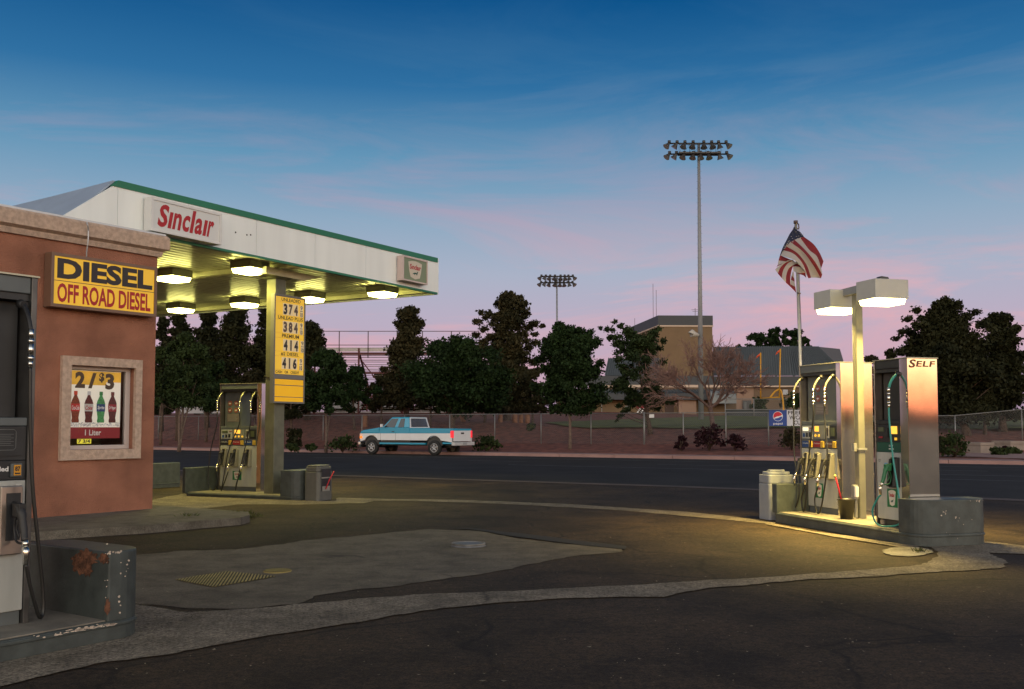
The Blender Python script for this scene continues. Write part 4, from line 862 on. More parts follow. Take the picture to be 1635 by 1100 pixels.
# island(): y axis = rot90 of x -> must point to the back (DD)
# far guard wall, thinner
b = MB(); b.prism(rrect(0, .22, 0, 1.12, .12, (0,1,1,0)), hI-.014, .62); b.build('guard_wall', islandp, isl_r, False, bevel=.012)
for w_, p in ((isl_r, None),):
    M = rootmat(isl_r) @ frame((Lr+.0,.56,0), (0,1,0), (-1,0,0))
    chips(isl_r, M, [(-.18,.44,.03,.02,9),(.0,.36,.04,.03,6),(.35,.58,.06,.006,10),(-.05,.3,.2,.1,6)])
ps_ = G(1402,838,hI); wS = along(ps_, -CC, 1455.5); pS0 = ps_ - CC*wS; dS = along(pS0, DD, 1502.5)
rotR = math.atan2(-CC.y, -CC.x)
HS = zat(571.5, pS0.y, 1455)-hI
xs_ = wS-.17
sp_self = make_pump(ps_, rotR, wS, dS, HS, 'stainless single-nozzle pump with teal hose and SELF on its bright side', 'fuel pumps on the islands', col=.17, style='dark', upf=1.0,
    spec={'hoses':[(xs_*.80, xs_*.97, 0, (), teal, greenz)], 'badge':(xs_*.42, xs_*.82, .27, .52),
          'path':[[(xs_*.97-.01,-.165,HS-.66),(xs_*.97,-.17,1.45),(xs_*.97+.06,-.17,.95),(xs_*.97+.14,-.16,.5),(xs_*.97+.17,-.15,.12),(xs_*.9,-.20,.03),(xs_*.62,-.27,.06),(xs_*.52,-.29,.22),(xs_*.66,-.27,.38),(xs_*.78,-.255,.45)]]})
M = rootmat(sp_self)
b = MB(); put_text(b, 'S', lambda a, z: M @ Vector((wS+.002, a+(z-HS)*.25, z)), dS*.08, dS*.30, HS-.13, HS-.015, bold=.03); put_text(b, 'ELF', lambda a, z: M @ Vector((wS+.002, a+(z-HS)*.25, z)), dS*.33, dS*.96, HS-.115, HS-.035, bold=.03, sp=1.1)
b.build('side_lettering', brownp, sp_self)
MPc = G(1347,824.5,hI); wM = .98
along_dir = -CC
wM = -along(MPc, CC, 1281.5) if False else along(MPc, CC, 1281.5)
pM0 = MPc + CC*wM; HM = zat(578.5, MPc.y, 1347)-hI; dM = along(MPc, DD, 1388)
X1 = wM-.12
make_pump(pM0, rotR, wM, .56, HM, 'stainless pump with three black hoses beside the right lamp post', 'fuel pumps on the islands', col=.12, upf=.80,
    spec={'lcd':1, 'labels':(blueb,redl,brownl), 'badge':(X1*.40,X1*.60,.24,.47),
          'hoses':[(X1*.20,X1*.06,X1*.10,loop(X1*.28,.04,.22),black,blackp),(X1*.50,X1*.62,X1*.52,loop(X1*.50,.03,.14),black,blackp),(X1*.85,X1*.93,X1*1.02,loop(X1*.96,.03,.22),black,blackp)]})
# far side hose of the same pump seen past the post
Mp = ROOT['fuel_pump.001'] if 'fuel_pump.001' in ROOT else rootmat(sp_self)
pump_m = bpy.data.objects['fuel_pump.001']
b = MB(); b.tube(crom([(wM-.18,.60,HM-.2),(wM-.18,.70,HM-.28),(wM-.17,.74,HM-.45),(wM-.2,.76,1.3),(wM-.2,.76,.8),(wM-.1,.78,.2),(wM+.2,.78,.05),(wM+.5,.76,.03)],8), .0125, 8); b.build('rear_hose', black, pump_m, False)
b = MB(); b.cyl((wM-.172,.73,HM-.33),(wM-.17,.74,HM-.55), .022, n=10); b.tube([(wM-.05,.66,.85),(wM-.03,.74,.70),(wM+.02,.78,.62),(wM+.1,.80,.5)], [.035,.025,.02,.018], 8); b.build('rear_coupling', silver, pump_m, False)
# lamp post
pp_ = G(1375,828,hI)
lp = thing('yard_lamp', 'pale post with two glowing box lamps over the right pumps', 'lamp post', pp_)
zTop = 3.62
b = MB(frame(pp_, DD, CC)); b.box(-.057,.057,-.057,.057,0,zTop-hI-.02); post = b.build('post', mat('cream_post_paint', (.17,.165,.13), .5, noise=.12, scale=4, bump=.08), lp, bevel=.012)
gbm = mat('grey_box_metal', (.3,.3,.28), .5, metal=.3)
b = MB(frame(pp_, DD, CC)); b.box(-.075,.075,-.075,.075,1.02,1.05); b.box(-.12,-.066,-.03,.03,1.0,1.12); b.build('post_clamp', gbm, lp)
b = MB(frame(pp_, DD, CC)); b.box(-.14,-.067,-.04,.03,.30,.50); b.box(-.11,-.068,-.02,.02,.02,.30); b.build('conduit_box', gbm, lp)
b = MB(frame(pp_, DD, CC)); b.box(-.14,-.085,-.075,-.041,.33,.48); b.build('outlet_cover', whitepr, lp)
q1 = at(1397.4,444,13.9); d0 = q1 - pp_
for (px, py, Y, wl, wd2) in ((1397.4,444,13.9,.44,.55),(1325.6,461.5,15.05,.44,.55)):
    c = at(px, py, Y); b = MB(frame(Vector((c.x, c.y, 0)), DD, CC)); zt_ = c.z
    b.box(0, wd2, 0, wl, zt_-.27, zt_); h = b.build('lamp_housing', mat('pale_lamp_housing', (.42,.42,.40), .45, noise=.03), lp, bevel=.006)
    b = MB(frame(Vector((c.x, c.y, 0)), DD, CC)); i = .025; b.hexa([(i*1.7,i*1.7,zt_-.345),(wd2-i*1.7,i*1.7,zt_-.345),(wd2-i*1.7,wl-i*1.7,zt_-.345),(i*1.7,wl-i*1.7,zt_-.345),(i,i,zt_-.272),(wd2-i,i,zt_-.272),(wd2-i,wl-i,zt_-.272),(i,wl-i,zt_-.272)]); b.build('lamp_lens', lens2, h); area_lamp(lp, Vector((c.x,c.y,0))+DD*wd2/2+CC*wl/2+Vector((0,0,zt_-.385)), .36, 205, (1,.72,.20), 128)
ca_ = at(1397.4,444,13.9); cb_ = at(1325.6,461.5,15.05)
b = MB(); up = Vector((0,0,1)); a0_ = ca_+DD*.24+CC*.2; a1_ = cb_+DD*.30+CC*.2
for o_ in (0,):
    b.hexa([a0_+DD*-.05-up*.10, a0_+DD*.05-up*.10, a1_+DD*.05-up*.10, a1_-DD*.05-up*.10, a0_-DD*.05+up*.012, a0_+DD*.05+up*.012, a1_+DD*.05+up*.012, a1_-DD*.05+up*.012])
b.build('arm', colgrey, lp)
b = MB(); pb_ = ca_+DD*.28+CC*.25; b.box(0,0,0,0,0,0); b = MB(frame(pb_, DD, CC)); b.prismy([(-.10,.013),(.11,.013),(.09,.06),(-.02,.07)], -.05, .05); b.build('photo_cell', pdark, lp)
# bin, bucket and squeegee
pbn = G(1243,829); bn = thing('squeegee_bin', 'white square bin with domed lid behind the far end of the right island', 'bin', pbn+DD*.1, rotR)
pbn2 = G(1220,829)
qb_ = G(1229,831); M2 = frame(qb_, DD, CC)
wB = along(qb_, DD, 1270)
b = MB(M2); b.prism(rrect(0,wB,0,.36,.05), 0, .60); b.prism(rrect(.004,wB-.004,.004,.356,.05), .604, .74); b.prism(rrect(.03,wB-.03,.03,.33,.1), .74, .79) ; b.build('body', mat('white_bin_plastic', (.26,.28,.32), .5, noise=.05), bn, bevel=.01)
b = MB(M2); b.prism(rrect(.10,wB-.10,.10,.26,.06), .79, .82); b.build('lid', mat('white_bin_plastic', (.5,.5,.5)), bn, bevel=.01)
pk_ = G(1352,829,hI); bk = thing('bucket', 'black plastic bucket on the right island by the lamp post', 'bucket', pk_)
b = MB(); m = 24; prf = [(.0,.0),(.088,.0),(.125,.28),(.138,.285),(.14,.30),(.128,.30),(.118,.285),(.085,.02),(0,.02)]
vs = [pk_+Vector((r_*math.cos(q*6.283/m), r_*math.sin(q*6.283/m), z)) for r_, z in prf for q in range(m)]
b.add(vs, [(i*m+q, i*m+(q+1)%m, (i+1)*m+(q+1)%m, (i+1)*m+q) for i in range(len(prf)-1) for q in range(m)], smooth=True); b.build('pail', mat('scuffed_black_plastic', (.018,.017,.015), .35), bk)
b = MB(); b.tube([pk_+Vector((.138*math.cos(t), .02+.138*math.sin(t)*.3, .26-.1*math.sin(t))) for t in [3.14*i/10 for i in range(11)]], .003, 5); b.build('handle', silver, bk)
h0 = at(1334,761.5,pk_.y-.12); h1 = at(1344,800,pk_.y-.02); sq = thing('squeegee', 'long red squeegee handle leaning out of the black bucket', 'squeegee', pk_+Vector((0,0,.03)))
dd_ = (h1-h0).normalized(); b = MB(); b.tube([h0, h1+dd_*.15], .012, 8); b.build('handle', red, sq); b = MB(); b.cyl(h0-dd_*.03, h0, .014, n=8); b.build('end_cap', mat('yellow_cap', (.7,.5,.1), .4), sq)
# left centre island --------------------------------------------------
BI = Vector((B_.x, B_.y, 0))
fl = G(289,792); fr_p = G(452,798.5)
Bi = (fr_p-fl); Bi.z = 0; Bi.normalize(); Li = along(fl, Bi, 478); Ai = Vector((-Bi.y, Bi.x, 0))
isl_c, w_c = island(fl, Bi, Li, 1.12, .085, .62, ('near',), 'painted grey kerb island under the pump and price column below the canopy', wt=.50, r=.28)
b = MB(); b.prism(rrect(0, .12, 0, 1.12, .06, (0,1,1,0)), .072, .62); b.build('guard_wall', islandp, isl_c, False, bevel=.01)
pc = G(350.5,783,.085); wC = along(pc, Bi, 416); HCn = zat(613.5, pc.y, 360)-.085; rotC = math.atan2(Bi.y, Bi.x); X1 = wC-.12
make_pump(pc, rotC, wC, .55, HCn, 'yellow-lit pump with three black hoses under the canopy beside the price column', 'fuel pumps on the islands', col=.12, upf=.46,
    spec={'labels':(pdark,redl,blueb), 'badge':(X1*.36,X1*.60,.25,.45),
          'hoses':[(X1*.14,X1*.05,-.10,[(-.12,-.24,.30),(-.06,-.25,.06),(X1*.08,-.25,.04),(X1*.16,-.24,.2)],black,blackp),(X1*.45,X1*.66,X1*.40,[(X1*.30,-.25,.2),(X1*.27,-.26,.02),(X1*.30,-.25,.1)],black,blackp),(X1*.80,X1*.96,X1*.82,[(X1*.68,-.25,.2),(X1*.66,-.26,.03),(X1*.67,-.25,.2)],black,blackp)]})
# island further back, its end seen past the store
i2 = G(288.5,777.5); L2 = 4.0; f2 = i2 - A_*1.12 - B_*L2
isl_b, _ = island(Vector((f2.x,f2.y,0)), B_, L2, 1.12, .14, .62, ('near',), 'painted grey island end showing between the store wall and the canopy pump', wt=.3, r=.06)
# trash can
tcn = G(484.5,799); wT = along(tcn, Bi, 534)*.62
tr_ = thing('trash_can', 'grey square trash can with two dark openings beside the canopy island', 'trash can', tcn+Bi*.28+Ai*.28, math.atan2(BB.y,BB.x)-math.pi/2)
q0 = G(508,800.5); M3 = frame(q0, Vector((-.90,.43,0)), Vector((.43,.90,0)), (0,0,1))
lt = along(q0, Vector((-.90,.43,0)), 484.5); rt = along(q0, Vector((.43,.90,0)), 531.5)
oct_ = lambda e: [(e+.05,e),(lt-e-.05,e),(lt-e,e+.05),(lt-e,rt-e-.05),(lt-e-.05,rt-e),(e+.05,rt-e),(e,rt-e-.05),(e,e+.05)]
tm = mat('trash_can_grey', (.10,.10,.09), .5, noise=.08)
b = MB(M3); b.prism(oct_(.0), 0, .60); b.prism(oct_(.012), .604, .70); b.prism(oct_(.03), .70, .735); b.build('body', tm, tr_, bevel=.012)
M4 = frame(q0, Vector((.43,.90,0)), Vector((.90,-.43,0)), (0,0,1))
b = MB(M4); wR = rt
for z0_, z1_ in ((.49,.66),(.20,.46)): b.box(wR*.20, wR*.82, .0, .006, z0_, z1_)
b.build('openings', pdark, tr_); b = MB(M4); b.box(wR*.25, wR*.75, .007, .012, .20, .30); b.box(wR*.18, wR*.84, .006, .016, .462, .487); b.build('dispenser_tray', mat('tray_grey', (.25,.24,.22), .5), tr_)
b = MB(M4); b.tube([(wR*.42,.03,.24),(wR*.60,.06,.44),(wR*.84,.08,.60)], .012, 6); tag(b.build('squeegee', red, origin=M4 @ Vector((wR*.5,.02,.3))), 'short red squeegee stuck in the front of the grey trash can', 'squeegee')
# near left island ------------------------------------------------------
BN = dirv(ang(1900)); BNp = Vector((-BN.y, BN.x, 0))       # BNp points to the back of the island (left)
f0_ = G(213,1019); g1 = G(172,1008,.0)
zI = .15
fx = G(168,992.5,zI); 
Ln = 4.2; endp = fx + BN*.36
start = Vector((endp.x, endp.y, 0)) - BN*Ln
isl_n, w_n = island(start, BN, Ln, 1.12, zI, .64, ('near',), 'painted grey kerb island under the nearest pump at the left edge', wt=.34, r=.24)
Mw = rootmat(isl_n)
# rust patches on the inner face of the end wall
ri = MB(); xw = Ln-.34-.003
def inner(y, z): return Mw @ Vector((xw, y, z))
rr = random.Random(5)
def ragged(fn_, cy, cz, w, h, n=34, rg=.5, seed=1):
    r2 = random.Random(seed); 
    return [fn_(cy+w*math.cos(q*6.283/n)*r2.uniform(1-rg,1), cz+h*math.sin(q*6.283/n)*r2.uniform(1-rg,1)) for q in range(n)]
for cy, cz, w, h, sd_ in ((.27,.585,.17,.075,3),(.36,.53,.15,.09,8),(.06,.59,.08,.05,6),(.26,.50,.09,.07,9)): ri.add(ragged(inner, cy, cz, w, h, seed=sd_), [tuple(range(34))]); xw -= .0006
ri.build('rust_patch', rust, w_n[0])
front = lambda x, z: Mw @ Vector((x, -.0035, z))
ri = MB(); ri.add(ragged(front, Ln-.345, .25, .03, .075, seed=4), [tuple(range(34))]); ri.build('rust_patch', rust, w_n[0])
chips(w_n[0], Mw @ frame((Ln,0,0), (1,0,0), (0,1,0)), [(-.30,.635,.05,.004,16),(-.25,.4,.01,.12,7),(-.36,.45,.006,.1,8),(-.20,.55,.01,.05,5)])
ci = MB()
for k in range(60):
    x = Ln-.25-abs(random.gauss(0,.22))-.05; ci.add(ragged(lambda a, z: Mw @ Vector((a, -.0135, z)), x, .128+random.gauss(0,.006), random.uniform(.008,.035), random.uniform(.003,.008), n=8, seed=k), [tuple(range(8))])
ci.build('bare_chips', chipm, isl_n)
pn = G(35,996,zI); HN = zat(443, pn.y, 40)-zI; rotN = math.atan2(BN.y, BN.x); wN = 1.2; colN = .045
pn0 = pn - BN*(wN-colN); XN = wN-colN
make_pump(pn0, rotN, wN, .60, HN, 'nearest pump, cut by the left edge, with a black hose and an orange 87 button', 'fuel pumps on the islands', col=colN, style='near', upf=.98,
    spec={'hoses':[(XN-.115, XN-.075, 0, (), black, blackp)],
          'path':[[(XN-.085,-.165,HN-.65),(XN-.08,-.17,1.5),(XN-.055,-.18,1.0),(XN-.01,-.19,.6),(XN+.035,-.19,.25),(XN+.035,-.20,.10),(XN-.0,-.22,.07),(XN-.04,-.23,.16),(XN-.085,-.235,.30),(XN-.118,-.235,.45)]]}, side_r=mat('steel_dark_reflection', (.10,.10,.10), .35, metal=.6, noise=.2))  # stainless side; the dark reflections are put into its base colour
# ------------------------------------------------------------------ pickup truck on the road, nose to the left
wf = G(590,725.5); wr = G(691,727.3); WBt = 4.12
hd = Vector((-B_.x, -B_.y, 0)); 
rear = wr; org = rear + B_*1.2            # rear bumper end, near side, on the ground
tk = thing('pickup_truck', 'two-tone blue and white extended-cab pickup driving on the road', 'pickup truck', org+A_*.95)
T = frame(org, B_*-1, -A_*1, Vector((0,0,1)))      # x forward; y toward the camera side (near); z up
Tm = Matrix.Translation(org) @ Matrix(((-B_.x, -A_.x, 0, 0), (-B_.y, -A_.y, 0, 0), (0, 0, 1, 0), (0, 0, 0, 1)))
def TB(): return MB(Tm)
blue = mat('blue_truck_paint', (.015,.30,.48), .3, coat=.6); wht = mat('white_truck_paint', (.70,.72,.75), .3, coat=.6, noise=.04, scale=2); tint = mat('dark_tinted_glass', (.012,.014,.018), .06, spec=.8)
chrome = mat('chrome_bumper', (.6,.6,.6), .25, metal=.9); tyre = mat('tyre_rubber', (.014,.014,.015), .8)
L_ = 6.1; Wt = 1.98; xr, xf = 1.15, 1.15+WBt; RA = .50
def arc(cx, z, r, k=12): return [(cx+r*math.cos(R(180*i/k)), z+r*math.sin(R(180*i/k))) for i in range(k+1)]
def side(poly, y0, y1, m, name, bev=.02, par=tk, sub=None):
    b = TB(); b.prismy(poly, y0, y1); return b.build(name, m, par, bevel=bev)
low = .70
body = [(L_-.12,low),(L_-.06,.80),(L_-.05,1.14),(0.06,1.16),(0.03,low)]
lower = [(0.03,low)]+[(p[0],p[1]) for p in reversed(arc(xr,.52,RA+.02)) if p[1] > low]+[(p[0],p[1]) for p in reversed(arc(xf,.52,RA+.02)) if p[1] > low]+[(L_-.12,low),(L_-.06,.80),(L_-.05,1.14),(.04,1.16)]
for y0, y1, nm in ((-.0,-.10,'side_panel'),(-Wt+.10,-Wt,'side_panel')): side(lower, y0, y1, wht, nm, .015)
rock = [(xr+RA+.06,.56),(xf-RA-.06,.56),(xf-RA-.03,.66),(xr+RA+.03,.66)]
side(rock, -.02, -Wt+.02, blue, 'rocker_panel')
side([(.05,.60),(xr-RA-.04,.60),(xr-RA-.03,.69),(.05,.69)], -.02, -Wt+.02, blue, 'rear_valance')
side([(xr+RA+.03,.661),(xf-RA-.02,.661),(xf-RA-.02,.699),(xr+RA+.03,.699)], -.012, -Wt+.012, blackp, 'dark_trim', 0)
side([(.3,.50),(L_-.3,.50),(L_-.3,.62),(.3,.62)], -.35, -Wt+.35, blackp, 'chassis', 0)
# blue upper: bed rails, cab belt and hood
side([(.05,1.162),(2.72,1.162),(2.72,1.42),(.05,1.40)], -.015, -.115, blue, 'bed_rail', .02); side([(.05,1.162),(2.72,1.162),(2.72,1.42),(.05,1.40)], -Wt+.115, -Wt+.015, blue, 'bed_rail', .02)
side([(.12,.85),(2.70,.85),(2.70,.90),(.12,.90)], -.12, -Wt+.12, blackp, 'bed_floor', 0)
side([(2.725,1.141),(4.72,1.141),(4.70,1.47),(2.725,1.44)], -.02, -Wt+.02, blue, 'cab_belt', .02)
side([(2.725,.66),(4.6,.66),(4.6,1.14),(2.725,1.14)], -.101, -Wt+.101, blackp, 'cab_floor', 0)
side([(4.725,1.141),(L_-.055,1.141),(L_-.07,1.24),(L_-.25,1.32),(4.725,1.47)], -.03, -Wt+.03, blue, 'hood', .05)
side([(4.8,.80),(L_-.10,.80),(L_-.08,1.139),(4.8,1.139)], -.101, -Wt+.101, blackp, 'engine_block', 0)
# cab greenhouse
zc0, zc1 = 1.44, 2.02
b = TB(); g0, g1_, r0, r1 = 2.74, 4.62, 2.86, 4.02; yi, yj = -.06, -.20
b.hexa([(g0,-Wt-yi,zc0),(g1_,-Wt-yi,zc0),(g1_,yi,zc0),(g0,yi,zc0),(r0,-Wt-yj,zc1),(r1,-Wt-yj,zc1),(r1,yj,zc1),(r0,yj,zc1)]); cab = b.build('cab', blue, tk, bevel=.05, seg=3)
def cabpt(u, v, o=.006):  # near side: u along, v up
    x = (g0+(g1_-g0)*u)*(1-v)+(r0+(r1-r0)*u)*v; y = yi*(1-v)+yj*v; return (x, y+o, zc0+(zc1-zc0)*v)
def sidewin(u0, u1, u2, u3, nm, v0=.05, v1=.86):
    b = TB(); b.quad(cabpt(u0,v0), cabpt(u1,v0), cabpt(u2,v1), cabpt(u3,v1)); return b.build(nm, tint, cab)
sidewin(.53,.92,.93,.56,'door_window'); sidewin(.20,.42,.43,.22,'rear_side_window')
b = TB(); rg = lambda a, v, o=-.008: (g0*(1-v)+r0*v+o, (-Wt-yi)*(1-v)*(1-a)+(yi)*(1-v)*a+((-Wt-yj)*(1-a)+yj*a)*v, zc0+(zc1-zc0)*v)
b.quad(rg(.07,.08), rg(.93,.08), rg(.92,.88), rg(.08,.88)); b.build('rear_window', mat('reflection_tinted_metal', (.42,.36,.36), .15, metal=.9), cab)  # pale pinkish metal in place of glass, bright reflection put into its colour
b = TB(); 
for a0, a1, v0, v1 in ((.0,.07,.0,.97),(.93,1,.0,.97),(.07,.93,.88,.97),(.07,.93,.0,.08)): b.quad(rg(a0,v0,-.012), rg(a1,v0,-.012), rg(a1,v1,-.012), rg(a0,v1,-.012))
b.build('rear_pillar_paint', wht, cab)
b = TB(); fg = lambda a, v, o=.008: (g1_*(1-v)+r1*v+o, (-Wt-yi)*(1-v)*(1-a)+(yi)*(1-v)*a+((-Wt-yj)*(1-a)+yj*a)*v, zc0+(zc1-zc0)*v)
b.quad(fg(.07,.08), fg(.93,.08), fg(.92,.9), fg(.08,.9)); b.build('windshield', tint, cab)
# door seams and handle
b = TB()
for x in (3.62, 4.62): b.box(x, x+.012, -.0005, .0012, .74, 1.16)
b.build('door_seam', blackp, tk); b = TB(); b.box(3.72,3.88,-.018,.004,1.22,1.26); b.build('door_handle', blackp, tk); b = TB(); b.box(4.95,5.15,.0,.004,1.03,1.055); b.build('fender_badge', chrome, tk)
b = TB(); b.box(4.42,4.50,.0,.20,1.50,1.54); b.box(4.40,4.50,.06,.22,1.48,1.64); b.build('mirror', wht, tk, bevel=.02)
# tail
b = TB(); b.box(.0,.06,-Wt+.18,-.18,.74,1.30); tg = b.build('tailgate', wht, tk, bevel=.015)
b = TB(); b.box(-.003,.055,-Wt+.18,-.18,1.301,1.40); b.build('tailgate_top', blue, tk, bevel=.01); b = TB(); b.box(-.012,-.0,-Wt+.85,-.85,1.12,1.2); b.build('tailgate_handle', blackp, tk)
tl = mat('lit_tail_lamp', (.6,.02,.02), .3, emit=(1,.03,.06), estr=.7)
for y0 in (-.175, -Wt+.015): b = TB(); b.box(-.01,.07,y0,y0+.16,.92,1.30); b.build('tail_lamp', tl, tk, bevel=.02)
for y0 in (.0,): b = TB(); b.box(.005,.10,-.002,.004,.94,1.28); b.build('lamp_side', tl, tk)
b = TB(); b.box(-.16,.06,-Wt+.02,-.02,.52,.70); b.build('rear_bumper', mat('white_bumper', (.48,.48,.50), .4), tk, bevel=.03); b = TB(); b.box(-.17,-.161,-Wt+.8,-.8,.56,.68); b.build('number_plate', mat('plate_grey', (.3,.3,.32), .5), tk)
b = TB(); b.box(L_-.10,L_+.08,-Wt+.0,.0,.50,.70); b.build('front_bumper', chrome, tk, bevel=.04); b = TB(); b.box(L_-.12,L_+.03,-Wt+.04,-.04,.38,.50); b.build('air_dam', blackp, tk, bevel=.03)
b = TB(); b.box(L_-.09,L_-.03,-Wt+.35,-.35,.86,1.12); b.build('grille', pdark, tk)
for y0 in (-.34, -Wt+.06): b = TB(); b.box(L_-.10,L_-.025,y0,y0+.28,.90,1.12); b.build('headlight', mat('headlight_glass', (.5,.48,.45), .2), tk, bevel=.02)
b = TB(); b.box(L_-.24,L_-.055,-.04,.006,.86,1.00); b.build('turn_marker', mat('lit_amber_marker', (.7,.2,.02), .3, emit=(1,.22,.02), estr=.9), tk, bevel=.01); b = TB(); b.box(L_-.24,L_-.055,-.04,.006,1.01,1.13); b.build('side_marker', mat('pale_marker', (.6,.42,.35), .3, emit=(1,.5,.35), estr=.3), tk, bevel=.01)
b = TB(); b.box(.3,1.0,-.9,-.5,.42,.55); b.cyl((1.15,-.3,.42),(1.15,-Wt+.3,.42),.06,n=8); b.cyl((xf,-.3,.42),(xf,-Wt+.3,.42),.05,n=8); b.build('axle', blackp, tk)
for x in (xr, xf):
    b = TB(); b.prismy(arc(x,.52,RA), -.11, -.30); b.build('wheel_well', pdark, tk)
    b = TB(); b.prismy(arc(x,.52,RA), -Wt+.30, -Wt+.11); b.build('wheel_well', pdark, tk)
    for y0, y1, yo in ((-.02,-.26,.0),(-Wt+.26,-Wt+.02,0)):
        near = y0 > -1
        root = TB(); rt_ = .40; m = 28; prf = [(rt_-.16,y0),(rt_-.04,y0),(rt_,y0-.04),(rt_,y1+.04),(rt_-.04,y1),(rt_-.16,y1)]
        root.add([(x+r_*math.cos(q*6.283/m), y, .40+r_*math.sin(q*6.283/m)) for r_, y in prf for q in range(m)], [(i*m+q, i*m+(q+1)%m, (i+1)*m+(q+1)%m, (i+1)*m+q) for i in range(5) for q in range(m)], smooth=True)
        wh = root.build('wheel', tyre, tk)
        b = TB(); yf = (y0-.03) if near else (y1+.03)
        b.cyl((x,yf,.40),(x,yf-(.1 if near else -.1),.40),.24,n=24); b.build('rim_disc', mat('rim_dark', (.05,.05,.055), .4), wh)
        b = TB()
        for q in range(5):
            a = q*1.2566+.3; b.tube([(x,yf+.006,.40),(x+.21*math.cos(a),yf+.006,.40+.21*math.sin(a))], [.055,.03], 6)
        b.tube([(x+.225*math.cos(q*.2618),yf+.004,.40+.225*math.sin(q*.2618)) for q in range(25)], .018, 6)
        b.build('rim', mat('alloy_rim', (.5,.5,.52), .3, metal=.8), wh)
# ------------------------------------------------------------------ chain link fence
def ZT(p): return zterr(p.dot(A_), p.dot(B_))
SF = 52.0
def fence_r(px):
    P = A_*SF; return along(Vector((P.x,P.y,HC)), B_, px)
r0, r1 = fence_r(236), fence_r(1640); 
fn_root = thing('chain_link_fence', 'long chain link fence with grey posts along the red gravel bank', 'fence', SR(SF, (r0+r1)/2, .5))
gal = mat('galvanised_pipe', (.22,.22,.22), .5, metal=.3)
posts = [fence_r(p) for p in (253,317,385,450,516,578,646,718,790,864,943.6,1028.5,1091,1159,1227,1290)]
rr_ = posts[-1]+3.05
while rr_ < r1: posts.append(rr_); rr_ += 3.05
def sf(r):
    u = max(0, min(1, (r+11)/8)); return SF+13*u*u*(3-2*u)
def ft_(r): return zterr(sf(r), r)+1.76
_SF = SF
for i, r in enumerate(posts):
    b = MB(); rad = .055 if i == 11 else .034; b.cyl(SR(sf(r), r, zterr(sf(r),r)-.1), SR(sf(r), r, ft_(r)+(.06 if i == 11 else .02)), rad, n=8); b.build('post', gal, fn_root)
b = MB(); b.tube([SR(sf(r), r, ft_(r)) for r in [r0]+posts+[r1]], .024, 6); b.build('top_rail', gal, fn_root)
cl = bpy.data.materials.new('chain_link_mesh'); cl.use_nodes = True; t = cl.node_tree; t.nodes.clear(); L = t.links.new
tc = t.nodes.new('ShaderNodeTexCoord'); outs = []
for sgn in (1, -1):
    mp_ = t.nodes.new('ShaderNodeMapping'); mp_.inputs['Rotation'].default_value = (0, 0, R(45*sgn)); L(tc.outputs['UV'], mp_.inputs[0])
    sp_ = t.nodes.new('ShaderNodeSeparateXYZ'); L(mp_.outputs[0], sp_.inputs[0])
    fr_n = t.nodes.new('ShaderNodeMath'); fr_n.operation = 'PINGPONG'; fr_n.inputs[1].default_value = .04; L(sp_.outputs[0], fr_n.inputs[0])
    lt = t.nodes.new('ShaderNodeMath'); lt.operation = 'LESS_THAN'; lt.inputs[1].default_value = .0028; L(fr_n.outputs[0], lt.inputs[0]); outs.append(lt)
mxm = t.nodes.new('ShaderNodeMath'); mxm.operation = 'MAXIMUM'; L(outs[0].outputs[0], mxm.inputs[0]); L(outs[1].outputs[0], mxm.inputs[1])
tr = t.nodes.new('ShaderNodeBsdfTransparent'); df = t.nodes.new('ShaderNodeBsdfDiffuse'); df.inputs[0].default_value = (.2,.2,.2,1); ms = t.nodes.new('ShaderNodeMixShader'); ou = t.nodes.new('ShaderNodeOutputMaterial')
L(mxm.outputs[0], ms.inputs[0]); L(tr.outputs[0], ms.inputs[1]); L(df.outputs[0], ms.inputs[2]); L(ms.outputs[0], ou.inputs[0])
def mesh_sheet(name, pts_bot, pts_top, m, parent):
    me = bpy.data.meshes.new(name); inv = rootmat(parent).inverted(); n = len(pts_bot)
    me.from_pydata([inv @ p for p in pts_bot+pts_top], [], [(i, i+1, n+i+1, n+i) for i in range(n-1)]); uv = me.uv_layers.new()
    d = [0]
    for i in range(1, n): d.append(d[-1]+(pts_bot[i]-pts_bot[i-1]).length)
    for p in me.polygons:
        for li in p.loop_indices:
            vi = me.loops[li].vertex_index; uv.data[li].uv = (d[vi % n], me.vertices[vi].co.z)
    me.materials.append(m); o = bpy.data.objects.new(name, me); COL.objects.link(o); o.parent = parent; return o
rs_ = [r0]+posts+[r1]
mesh_sheet('wire_mesh', [SR(sf(r)+.03, r, zterr(sf(r),r)+.03) for r in rs_], [SR(sf(r)+.03, r, ft_(r)-.02) for r in rs_], cl, fn_root)
# sign on the fence post and latch plate
pq = SR(SF-.07, posts[11], 0); pl = Plane(pq, B_)
b = MB(); q_ = pl.px(1035,663); c_ = fence_r(1041)-posts[11]
depthbox(b, pl, c_-.13, c_+.16, 0, .012, zat(667,pq.y,1035), zat(661.5,pq.y,1035)); tag(b.build('small_notice', whitepr, origin=pl.w(.4,2)), 'tiny blank white notice plate wired to the chain link fence', 'notice')
